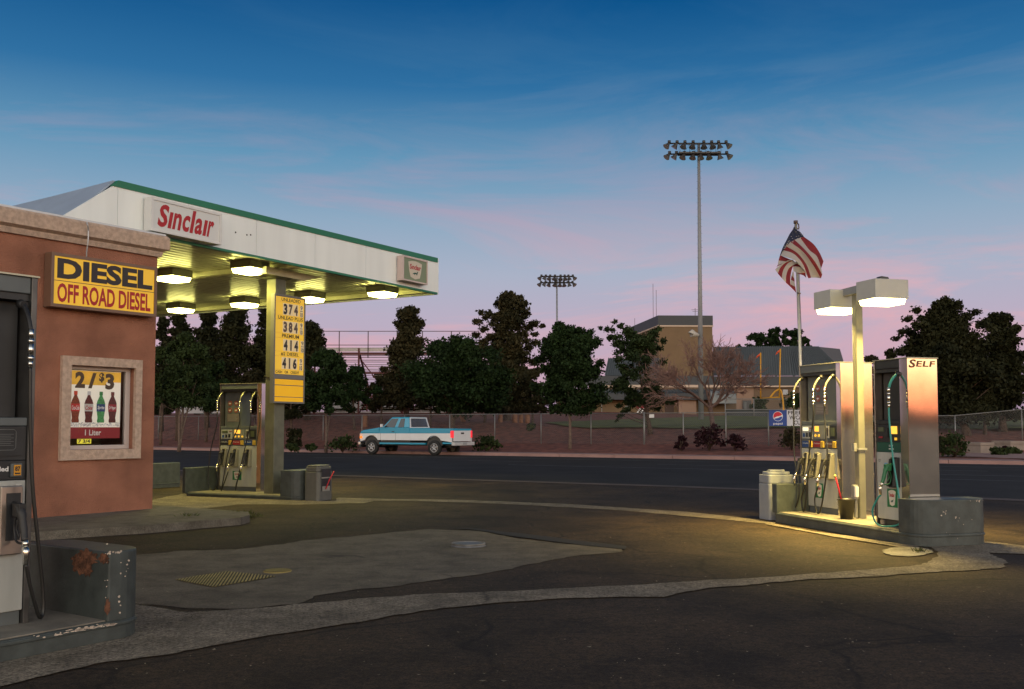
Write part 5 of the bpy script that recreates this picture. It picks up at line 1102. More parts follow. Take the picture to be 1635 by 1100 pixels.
# banner
plb = Plane(SR(SF-.10, posts[14], 0), B_); q0_ = plb.px(1228,655); q1_ = plb.px(1279,680); zb0, zb1 = q1_[1], q0_[1]; ba0 = q0_[0]; ba1 = ba0+3.35
ban = thing('banner', 'blue and white soft drink banner with FREE offer lettering tied to the fence', 'banner', plb.w(ba0, zb0))
mid = ba0+(plb.px(1256.5,668)[0]-ba0)
def bf(a, z, o=0): return plb.w(a, z, .02+.012*math.sin(a*5)+o)
def strip(x0, x1, y0, y1, o, m, nm, k=10):
    b = MB()
    for i in range(k):
        u0 = x0+(x1-x0)*i/k; u1 = x0+(x1-x0)*(i+1)/k; b.quad(bf(u0,y0,o), bf(u1,y0,o), bf(u1,y1,o), bf(u0,y1,o))
    return b.build(nm, m, ban)
strip(ba0, mid, zb0, zb1, 0, mat('banner_blue', (.012,.05,.25), .5, noise=.1, scale=2), 'blue_cloth'); strip(mid, ba1, zb0, zb1, 0, mat('banner_white', (.62,.62,.66), .5), 'white_cloth')
hh = zb1-zb0; cx, cz, cr_ = ba0+(mid-ba0)*.50, zb0+hh*.61, hh*.31
def disc(fn_, m, nm, o):
    b = MB(); b.add([bf(cx+cr_*x, cz+cr_*y, o) for x, y in fn_], [tuple(range(len(fn_)))]); b.build(nm, m, ban)
circ = [(math.cos(R(a)), math.sin(R(a))) for a in range(0,360,12)]
disc(circ, whitepr, 'round_emblem', .004)
wave = [(x, .10*math.sin(x*3.0)+.28*x) for x in [i*.1-.9 for i in range(19)]]
disc([(x*.93, y*.93) for x, y in circ if y > .28*x+.12] and [(math.cos(R(a))*.92, math.sin(R(a))*.92) for a in range(22,203,9)]+[(-.6,-.25),(-.2,-.05),(.2,.02),(.6,.15)], mat('emblem_red', (.55,.01,.03), .5), 'emblem_red', .006)
disc([(math.cos(R(a))*.92, math.sin(R(a))*.92) for a in range(212,357,9)]+[(.5,-.10),(.1,-.32),(-.3,-.40)], mat('emblem_blue', (.01,.06,.32), .5), 'emblem_blue', .006)
b = MB(); put_text(b, 'pepsi', lambda a, z: bf(a, z, .006), ba0+(mid-ba0)*.24, ba0+(mid-ba0)*.76, zb0+hh*.04, zb0+hh*.22, bold=.01)
put_text(b, 'FREE SPIRIT', lambda a, z: bf(a, z, .006), mid+.06, mid+2.15, zb0+hh*.70, zb0+hh*.95, bold=.02, mi=1) if 0 else put_text(b, 'FREE SF', lambda a, z: bf(a, z, .006), mid+.06, mid+1.22, zb0+hh*.72, zb0+hh*.95, bold=.02, mi=1)
put_text(b, 'W/CAN', lambda a, z: bf(a, z, .006), mid+.13, mid+.95, zb0+hh*.40, zb0+hh*.66, bold=.02, mi=1); put_text(b, 'CUC', lambda a, z: bf(a, z, .006), mid+.36, mid+.90, zb0+hh*.08, zb0+hh*.34, bold=.02, mi=1)
b.build('banner_lettering', [whitepr, dkprint], ban)
# ------------------------------------------------------------------ grandstand behind the trees
gs = thing('grandstand', 'metal bleacher grandstand with red steel frame seen behind the dark trees', 'grandstand', at(600,668,86))
redst = mat('dark_red_steel', (.10,.018,.014), .6, noise=.2); alum = mat('bleacher_aluminium', (.46,.41,.39), .5, metal=.2, noise=.1); rail = mat('rusty_rail', (.10,.07,.07), .6)
GY = 86; GX = lambda px: (px-W0/2)/F*GY
xa, xb = GX(432), GX(765); zg0 = 2.4
nr = 15
b = MB()
for k in range(nr):
    z = zat(555,GY)-k*.36; y = GY+.0+k*.72; b.box(xa, xb, y, y+.28, z-.04, z); b.box(xa, xb, y+.36, y+.66, z-.26, z-.22)
    if k < 1: b.box(xa, xb, y-.04, y-.01, z-.34, z-.06)
b.build('benches', alum, gs)
b = MB(); k = 0; x = xa
zb_ = zat(555,GY)
while x <= xb+.01:
    b.box(x-.07,x+.07,GY-.12,GY+.02,zg0,zb_-.05); b.box(x-.06,x+.06,GY+5,GY+5.12,zg0,zb_-2.6)
    b.hexa([(x-.06,GY,zb_-.45),(x+.06,GY,zb_-.45),(x+.06,GY+10.5,zb_-5.6),(x-.06,GY+10.5,zb_-5.6),(x-.06,GY,zb_-.22),(x+.06,GY,zb_-.22),(x+.06,GY+10.5,zb_-5.35),(x-.06,GY+10.5,zb_-5.35)])
    if k % 2 == 0 and x+3.8 < xb: b.tube([(x,GY-.05,zg0+.2),(x+3.8,GY-.05,zb_-.8)], .05, 5); b.tube([(x+3.8,GY-.05,zg0+.2),(x,GY-.05,zb_-.8)], .05, 5)
    x += 3.8; k += 1
for z in (zb_-.55, zb_-2.2, zg0+1.7): b.box(xa, xb, GY-.10, GY-.02, z-.09, z+.09)
b.build('frame', redst, gs)
b = MB(); x = xa+1.2; zr = zat(529,GY)
while x < xb: b.cyl((x,GY-.1,zb_-.9),(x,GY-.1,zr), .045, n=6); x += 2.5 if int(x*10) % 3 else 2.2
for z in (zr, zat(551,GY)): b.tube([(xa,GY-.1,z),(xb,GY-.1,z)], .032, 5)
b.build('railing', rail, gs)
for px0, px1, py0, py1 in ((250,330,640,660),(505,560,641,652),(598,628,641,650),(735,760,645,653),(286,345,662,676)): b = MB(); b.box(GX(px0),GX(px1),GY+6.0,GY+6.1,zat(py1,GY+6),zat(py0,GY+6)); b.build('back_panel', mat('pale_panel', (.42,.41,.43), .6), gs)
b = MB()
for z in (zat(674,GY+3),zat(657,GY+3)): b.box(xa, xb, GY+3, GY+3.04, z-.10, z)
b.build('lower_rails', alum, gs)
# barrels / stumps behind the fence
for i, (px, w, lab) in enumerate(((583,9,'first from the left, behind the pickup hood'),(739,9,'behind the pickup bed'),(799,8,'between the pickup tail and the tall pine'),(822,10,'leftmost of the close trio under the tall pine'),(832,8,'middle of the close trio under the tall pine'),(842,9,'rightmost of the close trio under the tall pine'))):
    Y = 72; p = at(px, 671, Y); b = MB(); z0_ = ZT(p); hgt = zat(661.5,Y)-z0_
    b.tube([(p.x,p.y,z0_-.3),(p.x,p.y,z0_+.3),(p.x,p.y,max(z0_+.5,zat(661.5,Y)))], [w*.020,w*.022,w*.021], 10)
    tag(b.build('bollard', mat('tan_bollard', (.28,.13,.075), .8, noise=.2), origin=(p.x,p.y,z0_)), 'short round tan bollard behind the fence, '+lab, 'bollard', 'tan bollards behind the fence')
# ------------------------------------------------------------------ school building
brk = mat('tan_block_wall', (.18,.118,.065), .85, noise=.08, scale=.6); brk2 = mat('shaded_tan_wall', (.15,.10,.063), .85, noise=.06, scale=.6); band = mat('cream_band', (.55,.42,.33), .8); droof = mat('dark_slate_band', (.045,.05,.058), .6)  # brk2: darker copy of the tan wall, shade put into the colour
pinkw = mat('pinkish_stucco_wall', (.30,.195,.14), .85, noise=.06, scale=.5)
sch = thing('school_building', 'tan block school building with square tower and dark ribbed metal roofs', 'building', at(1100,668,130))
YT = 130; c0 = at(1052.5,668,YT); RT = Vector((1,.035,0)).normalized(); LT = Vector((-.112,1,0)).normalized()
zt0, ztp = 2, zat(503,YT,1053)
wt_ = along(c0, RT, 1139); lt_ = along(c0, LT, 1009)
b = MB(frame(Vector((c0.x,c0.y,0)), RT, LT)); b.box(0, wt_, 0, lt_, zt0, ztp-1.25); b.build('tower', brk, sch)
b = MB(frame(Vector((c0.x,c0.y,0)), RT, LT)); b.box(-.06, wt_+.06, -.06, lt_+.06, ztp-1.29, ztp); b.build('tower_band', droof, sch)
b = MB(frame(Vector((c0.x,c0.y,0)), RT, LT)); b.box(-.1, wt_+.1, -.1, lt_+.1, ztp-1.48, ztp-1.291); b.build('tower_trim', band, sch)
b = MB(frame(Vector((c0.x,c0.y,0)), RT, LT)); b.box(-.03, .0, 2.5, 7.5, ztp-6.5, ztp-2.2); b.build('tower_recess', mat('dark_recess', (.08,.05,.04), .8), sch)
b = MB()
for px, y0_, y1_, Yq in ((1043,453,505,138),(1048,463,505,138),(1013.5,508,518,143)): p = at(px, y1_, Yq); b.tube([(p.x,p.y,p.z-.6),(p.x,p.y,zat(y0_,Yq))], .035, 4)
p = at(1110,503,133)
b.tube([(p.x,p.y,p.z-.6),(p.x,p.y,zat(492,133))], .04, 4)
for q, z in ((.35,zat(497,133)),(.5,zat(494.5,133))): b.tube([(p.x-q,p.y,z),(p.x+q,p.y,z)], .03, 4)
b.build('antenna', rail, sch)
# ribbed roofs
def ribroof(P0_, P1_, T0_, T1_, m, nrib, nm='ribbed_roof'):
    """P0,P1 eave ends; T0,T1 ridge ends (Vectors)"""
    b = MB(); b.quad(P0_, P1_, T1_, T0_)
    nn = (P1_-P0_).cross(T0_-P0_).normalized(); 
    if nn.y > 0: nn = -nn
    for k in range(nrib+1):
        u = k/nrib; a = P0_.lerp(P1_, u); c = T0_.lerp(T1_, u); w = (P1_-P0_).normalized()*.06
        b.quad(a+nn*.10-w, a+nn*.10+w, c+nn*.10+w, c+nn*.10-w); b.quad(a-w, a+nn*.10-w, c+nn*.10-w, c-w); b.quad(a+w, a+nn*.10+w, c+nn*.10+w, c+w)
    b.build(nm, m, sch)
grf = mat('grey_green_ribbed_metal', (.10,.115,.125), .5, noise=.06, scale=.3)
YG = 133
A1 = lambda px, py, Y: at(px, py, Y)
ribroof(A1(1139,600,YG), A1(1262,600,YG), A1(1139,554,YG+5), A1(1258,553,YG+5), grf, 34)
ribroof(A1(1262,600,YG), A1(1353,600,YG+6), A1(1258,553,YG+5), A1(1306,553.5,YG+10), grf, 22)
b = MB(); b.quad(A1(1306,553.5,YG+10), A1(1341,557,YG+18), A1(1354,600,YG+20), A1(1353,600,YG+6)); b.build('roof_end', mat('dark_roof_end', (.085,.09,.098), .6), sch)
def wallbox(px0, px1, py0, py1, Y, m, nm, dpt=.3):
    p0, p1 = at(px0, py1, Y), at(px1, py0, Y); b = MB(); b.box(p0.x, at(px1, py1, Y).x, Y, Y+dpt, p0.z, p1.z); return b.build(nm, m, sch)
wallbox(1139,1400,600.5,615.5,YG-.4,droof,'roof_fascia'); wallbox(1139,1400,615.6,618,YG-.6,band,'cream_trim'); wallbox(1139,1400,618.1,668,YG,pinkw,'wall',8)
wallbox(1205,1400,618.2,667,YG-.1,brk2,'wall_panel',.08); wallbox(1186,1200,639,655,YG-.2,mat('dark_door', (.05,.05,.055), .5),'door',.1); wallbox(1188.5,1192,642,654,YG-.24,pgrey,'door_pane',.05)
wallbox(1250,1258,622,630,YG-.5,mat('mural_pale', (.40,.40,.42), .6),'wall_plaque',.1)
# low wing
YL = 118
wallbox(892,1176,636,668,YL,brk,'low_wall',6); wallbox(1084,1112,638,668,YL-1.0,pinkw,'low_wall_bay',1.0)
for px in (925,1022,1062): wallbox(px,px+14,640,668,YL-.1,mat('dark_recess', (.08,.05,.04), .8),'doorway',.09)
wallbox(998,1006,648,667,YL-.15,mat('metal_door', (.2,.22,.22), .5),'door',.1); wallbox(960.5,961.5,640,668,YL-.1,mat('pipe_grey',(.3,.3,.3),.5),'downpipe',.1)
wallbox(890,1176,628,638,YL-1.6,droof,'low_eave',1.5)
ribroof(A1(890,628,YL-1.6), A1(1176,628,YL-1.6), A1(900,622,YL+3), A1(1160,622,YL+3), grf, 50)
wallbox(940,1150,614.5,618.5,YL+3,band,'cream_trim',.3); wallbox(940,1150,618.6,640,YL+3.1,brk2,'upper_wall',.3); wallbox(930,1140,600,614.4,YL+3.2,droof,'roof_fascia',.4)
ribroof(A1(966,600,YL+4), A1(1052,600,YL+4), A1(972,572,YL+8), A1(1052,572,YL+8), grf, 24)
# curved awning right of the bare tree
b = MB(); p0, p1 = at(1132,636,YL-3), at(1176,645,YL-3)
pr = [(0,0),(.1,.7),(.6,1.25),(1.4,1.5),(2.2,1.5),(2.2,0)]
for x0, x1 in ((at(1136,640,YL-3).x, at(1176,640,YL-3).x),):
    z = zat(644,YL-3); n = len(pr); b.add([(x0,YL-3+y,z+zz) for y, zz in pr]+[(x1,YL-3+y,z+zz) for y, zz in pr], [tuple(range(n)), tuple(range(2*n-1,n-1,-1))]+[(i,(i+1)%n,n+(i+1)%n,n+i) for i in range(n)])
b.build('awning', mat('awning_grey', (.20,.21,.21), .6), sch)
# mascot painting is left as a plain red and white sign on a stand
p = at(1023,663,112); root = thing('ground_sign', 'small red and white swoosh sign standing on the field before the low wing', 'sign', (p.x,p.y,ZT(p)))
b = MB(); b.box(p.x-.45,p.x+.45,p.y,p.y+.05,zat(652,112),zat(647,112)); b.build('red_panel', redl, root)
b = MB()
for k in range(2): x=p.x-.5+k*.42; b.add([(x,p.y+.01,zat(660,112)),(x+.16,p.y+.01,zat(660,112)),(x+.55,p.y+.01,zat(652,112)),(x+.42,p.y+.01,zat(651,112))], [(0,1,2,3)]); b.add([(x,p.y+.05,zat(660,112)),(x+.16,p.y+.05,zat(660,112)),(x+.55,p.y+.05,zat(652,112)),(x+.42,p.y+.05,zat(651,112))], [(0,1,2,3)])
b.build('white_stripes', whitepr, root); b = MB(); b.box(p.x-.03,p.x+.03,p.y+.02,p.y+.04,ZT(p),zat(652,112)); b.build('stand', gal, root)
# field windscreen fence
YW = 108; b = MB(); pA, pB = at(1158,667,YW), at(1420,667,YW)
fs_ = thing('field_fence', 'dark screened field fence with thin posts in front of the school', 'fence', (pA.x,pA.y,ZT(pA)))
b.box(pA.x,pB.x,YW,YW+.04,1.9,zat(654.5,YW)); b.build('wind_screen', mat('charcoal_screen', (.055,.06,.066), .8, noise=.1, scale=1), fs_)
b = MB(); x = pA.x
while x < pB.x: b.cyl((x,YW-.05,1.9),(x,YW-.05,zat(637,YW)), .05, n=6); x += 3.1
b.tube([(pA.x,YW-.05,zat(637,YW)),(pB.x,YW-.05,zat(637,YW))], .04, 5); b.tube([(pA.x,YW-.06,zat(654,YW)),(pB.x,YW-.06,zat(654,YW))], .05, 5); b.build('posts', gal, fs_)
mesh_sheet('wire_mesh', [Vector((pA.x,YW-.02,zat(654,YW))), Vector((pB.x,YW-.02,zat(654,YW)))], [Vector((pA.x,YW-.02,zat(637,YW))), Vector((pB.x,YW-.02,zat(637,YW)))], cl, fs_)
# goal posts
gy = mat('goal_yellow', (.62,.30,.02), .5); YP = 104
pb_ = at(1251,668,YP); gp = thing('goal_post', 'yellow football goal post with gooseneck and red ribbons in front of the school', 'goal post', (pb_.x,pb_.y,2))
u0 = at(1214.5,636,YP+1.5); u1 = at(1244.5,634,YP-1.5); tp0 = at(1214.5,563,YP+1.5); tp1 = at(1246,557,YP-1.5)
b = MB(); b.tube([u0, tp0], .07, 6); b.build('upright', gy, gp); b = MB(); b.tube([u1, tp1], .07, 6); b.build('upright', gy, gp)
b = MB(); b.tube([u0, u1], .07, 6); b.build('crossbar', gy, gp)
b = MB(); cxm = (u0+u1)/2; b.tube(crom([cxm, cxm.lerp(pb_+Vector((0,0,2.4)), .45)+Vector((0,0,.6)), cxm.lerp(pb_+Vector((0,0,2.4)), .85)+Vector((0,0,.5)), at(1251,652,YP), Vector((pb_.x,pb_.y,2))], 6), .09, 8); b.build('gooseneck', gy, gp)
orb = mat('orange_ribbon', (.65,.09,.03), .6)
for tpp in (tp0, tp1): b = MB(); b.add([tpp, tpp+Vector((.05,0,-.25)), tpp+Vector((-.25,.1,-.45)), tpp+Vector((-.5,.1,-.65)), tpp+Vector((-.42,0,-.35))], [(0,1,2,3,4)]); b.build('ribbon', orb, gp)
# ------------------------------------------------------------------ stadium lights
conem = mat('floodlight_shell', (.055,.054,.056), .5, metal=.2); coneb = mat('floodlight_reflector', (.55,.56,.57), .3, metal=.6); polem = mat('galvanised_mast', (.25,.26,.28), .5, metal=.25, noise=.1, scale=1, streak=(1,1,.05))
def flood_proto():
    root = None
    return None
def mast(px, pyt, pyb, Y, pxs_top, pxs_bot, pyr, label, rbase, rtop, platform):
    base = at(px[1], pyb, Y); zb_ = ZT(base)-.1; top = at(px[0], pyt, Y)
    root = thing('stadium_light', label, 'floodlight mast', (base.x, base.y, zb_), 0, 'floodlight masts of the playing field')
    b = MB(); b.tube([(base.x,Y,zb_),(base.x*.5+top.x*.5,Y,(zb_+top.z)/2),(top.x,Y,top.z)], [rbase,(rbase+rtop)/2,rtop], 12); b.build('mast', polem, root)
    sc_ = Y/F
    b = MB()
    for row, py in zip((pxs_top, pxs_bot), pyr):
        z = zat(py, Y); xa_, xb_ = at(row[0],py,Y).x, at(row[-1],py,Y).x; b.tube([(xa_,Y-.1,z),(xb_,Y-.1,z)], .07*Y/90, 6)
    z1_, z2_ = zat(pyr[0]+4,Y), zat(pyr[1],Y); x0_, x1_ = at(pxs_top[1],0,Y).x, at(pxs_top[-2],0,Y).x
    if platform:
        b.box(x0_, x1_, Y-.5, Y+.45, z2_-.02, z2_+.12)
    for k in range(9):
        x = x0_+(x1_-x0_)*k/8; b.tube([(x,Y-.5,z2_),(x,Y-.5,z1_+.2)], .018*Y/90, 4)
        if k < 8: b.tube([(x,Y-.5,z2_),(x+(x1_-x0_)/8,Y-.5,z1_+.1)], .014*Y/90, 4)
    b.tube([(x0_,Y-.5,z1_),(x1_,Y-.5,z1_)], .03*Y/90, 4)
    b.build('crossarms', conem, root)
    if platform:
        b = MB()
        for k in range(70):
            z = zb_+4+k*.32*1.0
            if z > top.z-1: break
            tt = (z-zb_)/(top.z-zb_); xx = base.x+(top.x-base.x)*tt; w = (.26 if k % 2 else -.26)*(1-.3*tt); b.tube([(xx,Y-.03,z),(xx+w*1.25,Y-.03,z)], .012, 4)
        b.build('climbing_pegs', polem, root)
    n_ = len(pxs_top)
    for row, py, dz in ((pxs_top, pyr[0], .55),(pxs_bot, pyr[1], .55)):
        for i, x in enumerate(row):
            u = i/(len(row)-1)*2-1; p = at(x, py, Y); s = Y/90*(.72 if platform else .5)
            dr = Vector((u*.55-.12, (-.25 if abs(u) < .6 else .15), -.8)).normalized()
            if i == 0: dr = Vector((-.62,-.25,-.75)).normalized()
            if i == len(row)-1: dr = Vector((.55,-.35,-.72)).normalized()
            q = p+Vector((0,-.22,0))
            b = MB(); b.tube([q-dr*.1*s*0+Vector((0,0,.32*s)), q+Vector((0,0,.0))], [.20*s,.22*s], 10)
            fl = b.build('floodlight', conem, root)
            b = MB(); b.tube([q, q+dr*.22*s, q+dr*.50*s, q+dr*.72*s], [.13*s,.20*s,.33*s,.44*s], 14, cap=False); b.build('shade', conem, fl)
            b = MB(); e = q+dr*.70*s; b.cyl(e, e+dr*.02*s, .42*s, n=14); b.build('glass', coneb, fl)
    return root
mast((1115.5,1119.5), 229, 669, 90, [1068,1080.5,1093,1106,1123,1135.5,1146.5,1158.5], [1068.5,1079.5,1092,1106.5,1118,1130,1147,1159.5], (229.5,246.5), 'nearer and taller floodlight mast, in front of the square tower', .25, .12, True)
mast((889,890), 441, 640, 172, [864.5,871.5,878.5,886,895,901.5,907.5,914.5], [864,871,878,886.5,894,900,907.5,914], (441.5,451.5), 'smaller distant floodlight mast rising behind the round green trees', .24, .13, False)
p = at(1110,534,89.5); b = MB(); b.tube([p+Vector((.35,0,-.05)), p+Vector((-.05,0,0)), p+Vector((-.35,-.1,.12)), p+Vector((-.38,-.1,.05))], [.1,.26,.36,.34], 10); tag(b.build('speaker_horn', mat('pale_horn', (.45,.42,.38), .5), origin=p), 'pale horn loudspeaker clamped to the tall floodlight mast', 'loudspeaker')
# ------------------------------------------------------------------ flag pole with flag
YF = 17.4
fb, ft2 = at(1284,760,YF), at(1270.5,355,YF); ax_ = (ft2-fb)/(ft2.z-fb.z); fg_ = Vector((fb.x-ax_.x*fb.z, YF-.0, 0)); 
fp_ = thing('flag_pole', 'thin metal flag pole leaning left behind the right pumps', 'flag pole', fg_)
b = MB(); b.tube([fg_, fg_.lerp(ft2,.45), fg_.lerp(ft2,.47), ft2], [.040,.036,.028,.024], 10); b.build('pole', mat('weathered_steel_pole', (.45,.42,.35), .35, metal=.6), fp_)
b = MB(); b.cyl(ft2-Vector((0,0,.02)), ft2+Vector((0,0,.03)), .038, n=10); b.tube([ft2+Vector((.0,0,-.02)), ft2+Vector((.05,0,-.03)), ft2+Vector((.055,0,-.10)), ft2+Vector((.03,0,-.12))], .012, 6); b.build('truck_pulley', rail, fp_)
b = MB(); b.tube([ft2+Vector((.055,0,-.05)), at(1277,468,YF-.03), at(1281.5,575,YF-.05)], .005, 4); b.tube([at(1272.5,467.5,YF-.05), at(1278.5,468.5,YF-.05)], .012, 5); b.build('halyard', rail, fp_)
fr_mats = [mat('flag_red', (.15,.004,.014), .8), mat('flag_white', (.34,.32,.32), .8), mat('flag_navy', (.005,.011,.045), .8)]
S8 = 8.464
def fpt(x, y, d): return at(1220+x/S8, 345+y/S8, YF+d)
fb_ = MB()
def cr1(P, k):
    Q = [(P[0][0]*2-P[1][0],P[0][1]*2-P[1][1])]+list(P)+[(P[-1][0]*2-P[-2][0],P[-1][1]*2-P[-2][1])]; out = []
    seg = len(P)-1
    for j in range(k+1):
        t = j/k*seg; i = min(int(t), seg-1); t -= i; a, b_, c, d = Q[i], Q[i+1], Q[i+2], Q[i+3]
        out.append(tuple(.5*(2*b_[q]+(c[q]-a[q])*t+(2*a[q]-5*b_[q]+4*c[q]-d[q])*t*t+(3*b_[q]-3*c[q]+d[q]-a[q])*t**3) for q in (0,1)))
    return out
def panel(lines, cols, df, k=14, sub=3):
    Ls = [cr1(l, k) for l in lines]
    for i in range(len(Ls)-1):
        for q in range(sub):
            for j in range(k):
                def pt(jj, v):
                    a, b_ = Ls[i][jj], Ls[i+1][jj]; x = a[0]+(b_[0]-a[0])*v; y = a[1]+(b_[1]-a[1])*v; return fpt(x, y, df(jj/k, (i+v)/(len(Ls)-1)))
                fb_.add([pt(j,q/sub), pt(j+1,q/sub), pt(j+1,(q+1)/sub), pt(j,(q+1)/sub)], [(0,1,2,3)], cols[i], True)
main = [[(540,280),(660,370),(745,480),(802,610)],[(485,290),(590,440),(700,540),(765,640),(770,700)],[(415,318),(530,440),(660,550),(735,670),(790,770)],[(360,348),(490,450),(610,590),(690,740),(770,840)],
        [(350,352),(480,470),(590,610),(670,740),(705,820)],[(300,408),(440,500),(550,640),(625,760),(640,832)],[(262,462),(400,520),(500,620),(580,730),(600,845)],[(218,535),(350,575),(450,640),(540,730),(560,790)]]
main = [[(540,280),(660,370),(745,480),(802,610)],[(485,290),(600,450),(710,545),(770,700)],[(412,318),(560,460),(675,570),(790,775)],[(358,348),(500,460),(630,620),(768,842)],[(298,408),(450,505),(570,660),(640,832)],[(262,462),(400,530),(520,665),(590,845)]]
main = [[(540,280),(665,375),(748,490),(803,612)],[(487,292),(610,455),(715,545),(772,705)],[(412,320),(560,462),(690,620),(785,790)],[(356,350),(525,480),(655,650),(768,842)],[(350,354),(505,490),(620,680),(700,830)],[(298,408),(450,500),(575,660),(635,832)],[(262,460),(400,510),(520,640),(600,842)],[(220,532),(330,565),(430,610),(556,765)]]
panel(main, [0,1,0,1,1,0,1], lambda u, v: -.06-.13*math.sin(u*3.0)*(1-v*.5)+.03*math.sin(v*9+u*3))
panel([[(405,140),(440,185),(490,215),(540,280)],[(385,185),(400,240),(430,290),(487,292)],[(345,240),(350,290),(370,330),(412,320)],[(310,310),(318,350),(335,370),(356,352)],[(275,375),(280,400),(290,415),(298,408)],[(245,440),(250,455),(256,465),(262,460)],[(215,525),(217,528),(219,530),(220,532)]], [2]*6, lambda u, v: -.06+.03*math.sin(v*7), 8, 2)
panel([[(215,528),(280,555),(350,585),(385,592)],[(195,598),(250,606),(300,612),(345,610)],[(182,665),(220,650),(260,635),(300,625)],[(165,690),(180,680),(200,668),(222,655)]], [0,1,0], lambda u, v: -.05, 8, 2)
panel([[(150,722),(220,660),(320,600),(415,588)],[(185,775),(225,690),(300,625),(385,598)],[(238,838),(260,730),(320,640),(395,600)],[(295,900),(300,800),(340,700),(440,640)],[(360,960),(355,850),(370,740),(400,650)]], [1,0,1,0], lambda u, v: -.09+.05*v, 12, 2)
panel([[(385,640),(440,645),(500,665),(560,700)],[(390,680),(440,680),(490,690),(540,720)],[(395,740),(440,765),(500,770),(556,765)],[(440,765),(480,785),(530,800),(570,835)]], [0,1,0], lambda u, v: -.03, 8, 2)
panel([[(390,742),(400,760),(405,790),(408,830)],[(372,800),(385,815),(395,825),(410,850)],[(362,860),(378,868),(395,875),(412,888)],[(358,920),(375,930),(395,942),(420,952)],[(360,960),(385,985),(410,1010),(436,1040)]], [1,0,1,0], lambda u, v: .02, 8, 2)
fl_ob = fb_.build('flag', fr_mats, origin=fpt(405,150,0))
tag(fl_ob, 'United States flag half folded by the wind on the leaning pole', 'flag')
b = MB(); rs2 = random.Random(3)
for k in range(34):
    t_ = rs2.random(); w_ = rs2.random(); x = 400-150*t_+w_*(130*(1-t_)+20); y = 195+240*t_+w_*60*(1-t_)+rs2.uniform(-6,6)
    b.add([fpt(x,y,-.10), fpt(x+13,y-4,-.10), fpt(x+15,y+1,-.10), fpt(x+2,y+4,-.10)], [(0,1,2,3)])
st = b.build('stars', fr_mats[1]); st.parent = fl_ob; st.data.transform(Matrix.Translation(-Vector(fl_ob.location)))
# ------------------------------------------------------------------ concrete benches
for i, (x0, x1, y0, y1, lab) in enumerate(((1566,1587,706.5,724,'left of the two at the right edge'),(1614,1637,704,722.5,'right one of the two, cut by the photo edge'))):
    q = G(x0, y1, .14); b = MB(); M = frame(q, DD, CC); b.M = M; w = along(q, DD, x1); h = zat(y0, q.y, x0)-.14
    root = thing('planter_block', 'concrete seat block, '+lab, 'seat block', q, 0, 'concrete seat blocks by the pavement')
    b.box(0, w, 0, 1.3, 0, h*.72); b.build('block', mat('pink_grey_concrete', (.26,.21,.18), .9, noise=.1, scale=2), root, bevel=.02)
    b = MB(M); b.box(-.03, w+.03, -.03, 1.33, h*.72+.002, h); b.build('cap', mat('pink_grey_concrete', (.26,.21,.18)), root, bevel=.02)
pz = MB(); L_ = [G(1500,727,.155), G(1560,722,.155), G(1640,721,.155), G(1700,733,.155), G(1560,728.5,.155)]
o = poly_sheet('plaza_slab', [G(1487,729,.15), G(1560,722,.15), G(1600,715,.15), G(1800,712,.15), G(1800,740,.15), G(1640,733,.15), G(1560,729.8,.15)], .165, farwalk)
b = MB(); b.box(0,0,0,0,0,0)
# ------------------------------------------------------------------ trees and shrubs
def cards(centers, size, rs, flat=.0, elong=1.5):
    n = len(centers); c = np.asarray(centers)
    u = rs.normal(size=(n,3)); u[:,2] *= (1-flat); u /= np.linalg.norm(u, axis=1)[:,None]
    w = rs.normal(size=(n,3)); v = np.cross(u, w); v /= np.linalg.norm(v, axis=1)[:,None]
    s = size*rs.uniform(.35,1.5,n)[:,None]
    return np.stack([c-u*s*elong*.5, c-v*s*.5+u*s*.1, c+u*s*elong*.5, c+v*s*.5+u*s*.05], 1).reshape(-1,3)
def np_mesh(name, V, m, parent, off):
    n = len(V)//4; me = bpy.data.meshes.new(name); me.vertices.add(len(V)); me.vertices.foreach_set('co', (V-np.array(off)).astype(np.float32).ravel())
    me.loops.add(n*4); me.loops.foreach_set('vertex_index', np.arange(n*4)); me.polygons.add(n); me.polygons.foreach_set('loop_start', np.arange(n)*4); me.polygons.foreach_set('loop_total', np.full(n,4))
    me.materials.append(m); me.update(); me.validate(); o = bpy.data.objects.new(name, me); COL.objects.link(o); o.parent = parent; return o
lf_dark = leafmat('dark_pine_needles', (0.0059,0.0089,0.0037), (0.034,0.0348,0.0126)); lf_pine = leafmat('pine_needles', (0.0096,0.0126,0.0059), (0.0592,0.0488,0.02)); lf_green = leafmat('dark_green_leaves', (0.0052,0.0126,0.0037), (0.0222,0.0444,0.0118))
lf_mid = leafmat('mid_green_leaves', (0.0096,0.0192,0.0059), (0.0385,0.0592,0.0178)); lf_loc = leafmat('locust_leaves', (0.0089,0.0178,0.0059), (0.037,0.0577,0.0192)); lf_red = leafmat('dark_red_leaves', (0.0104,0.0044,0.0067), (0.0444,0.0148,0.0207)); lf_brn = leafmat('brown_green_leaves', (0.0148,0.0148,0.0089), (0.0444,0.037,0.0163))
lf_sh = leafmat('shrub_leaves', (0.0133,0.0252,0.0089), (0.0407,0.0555,0.0163))
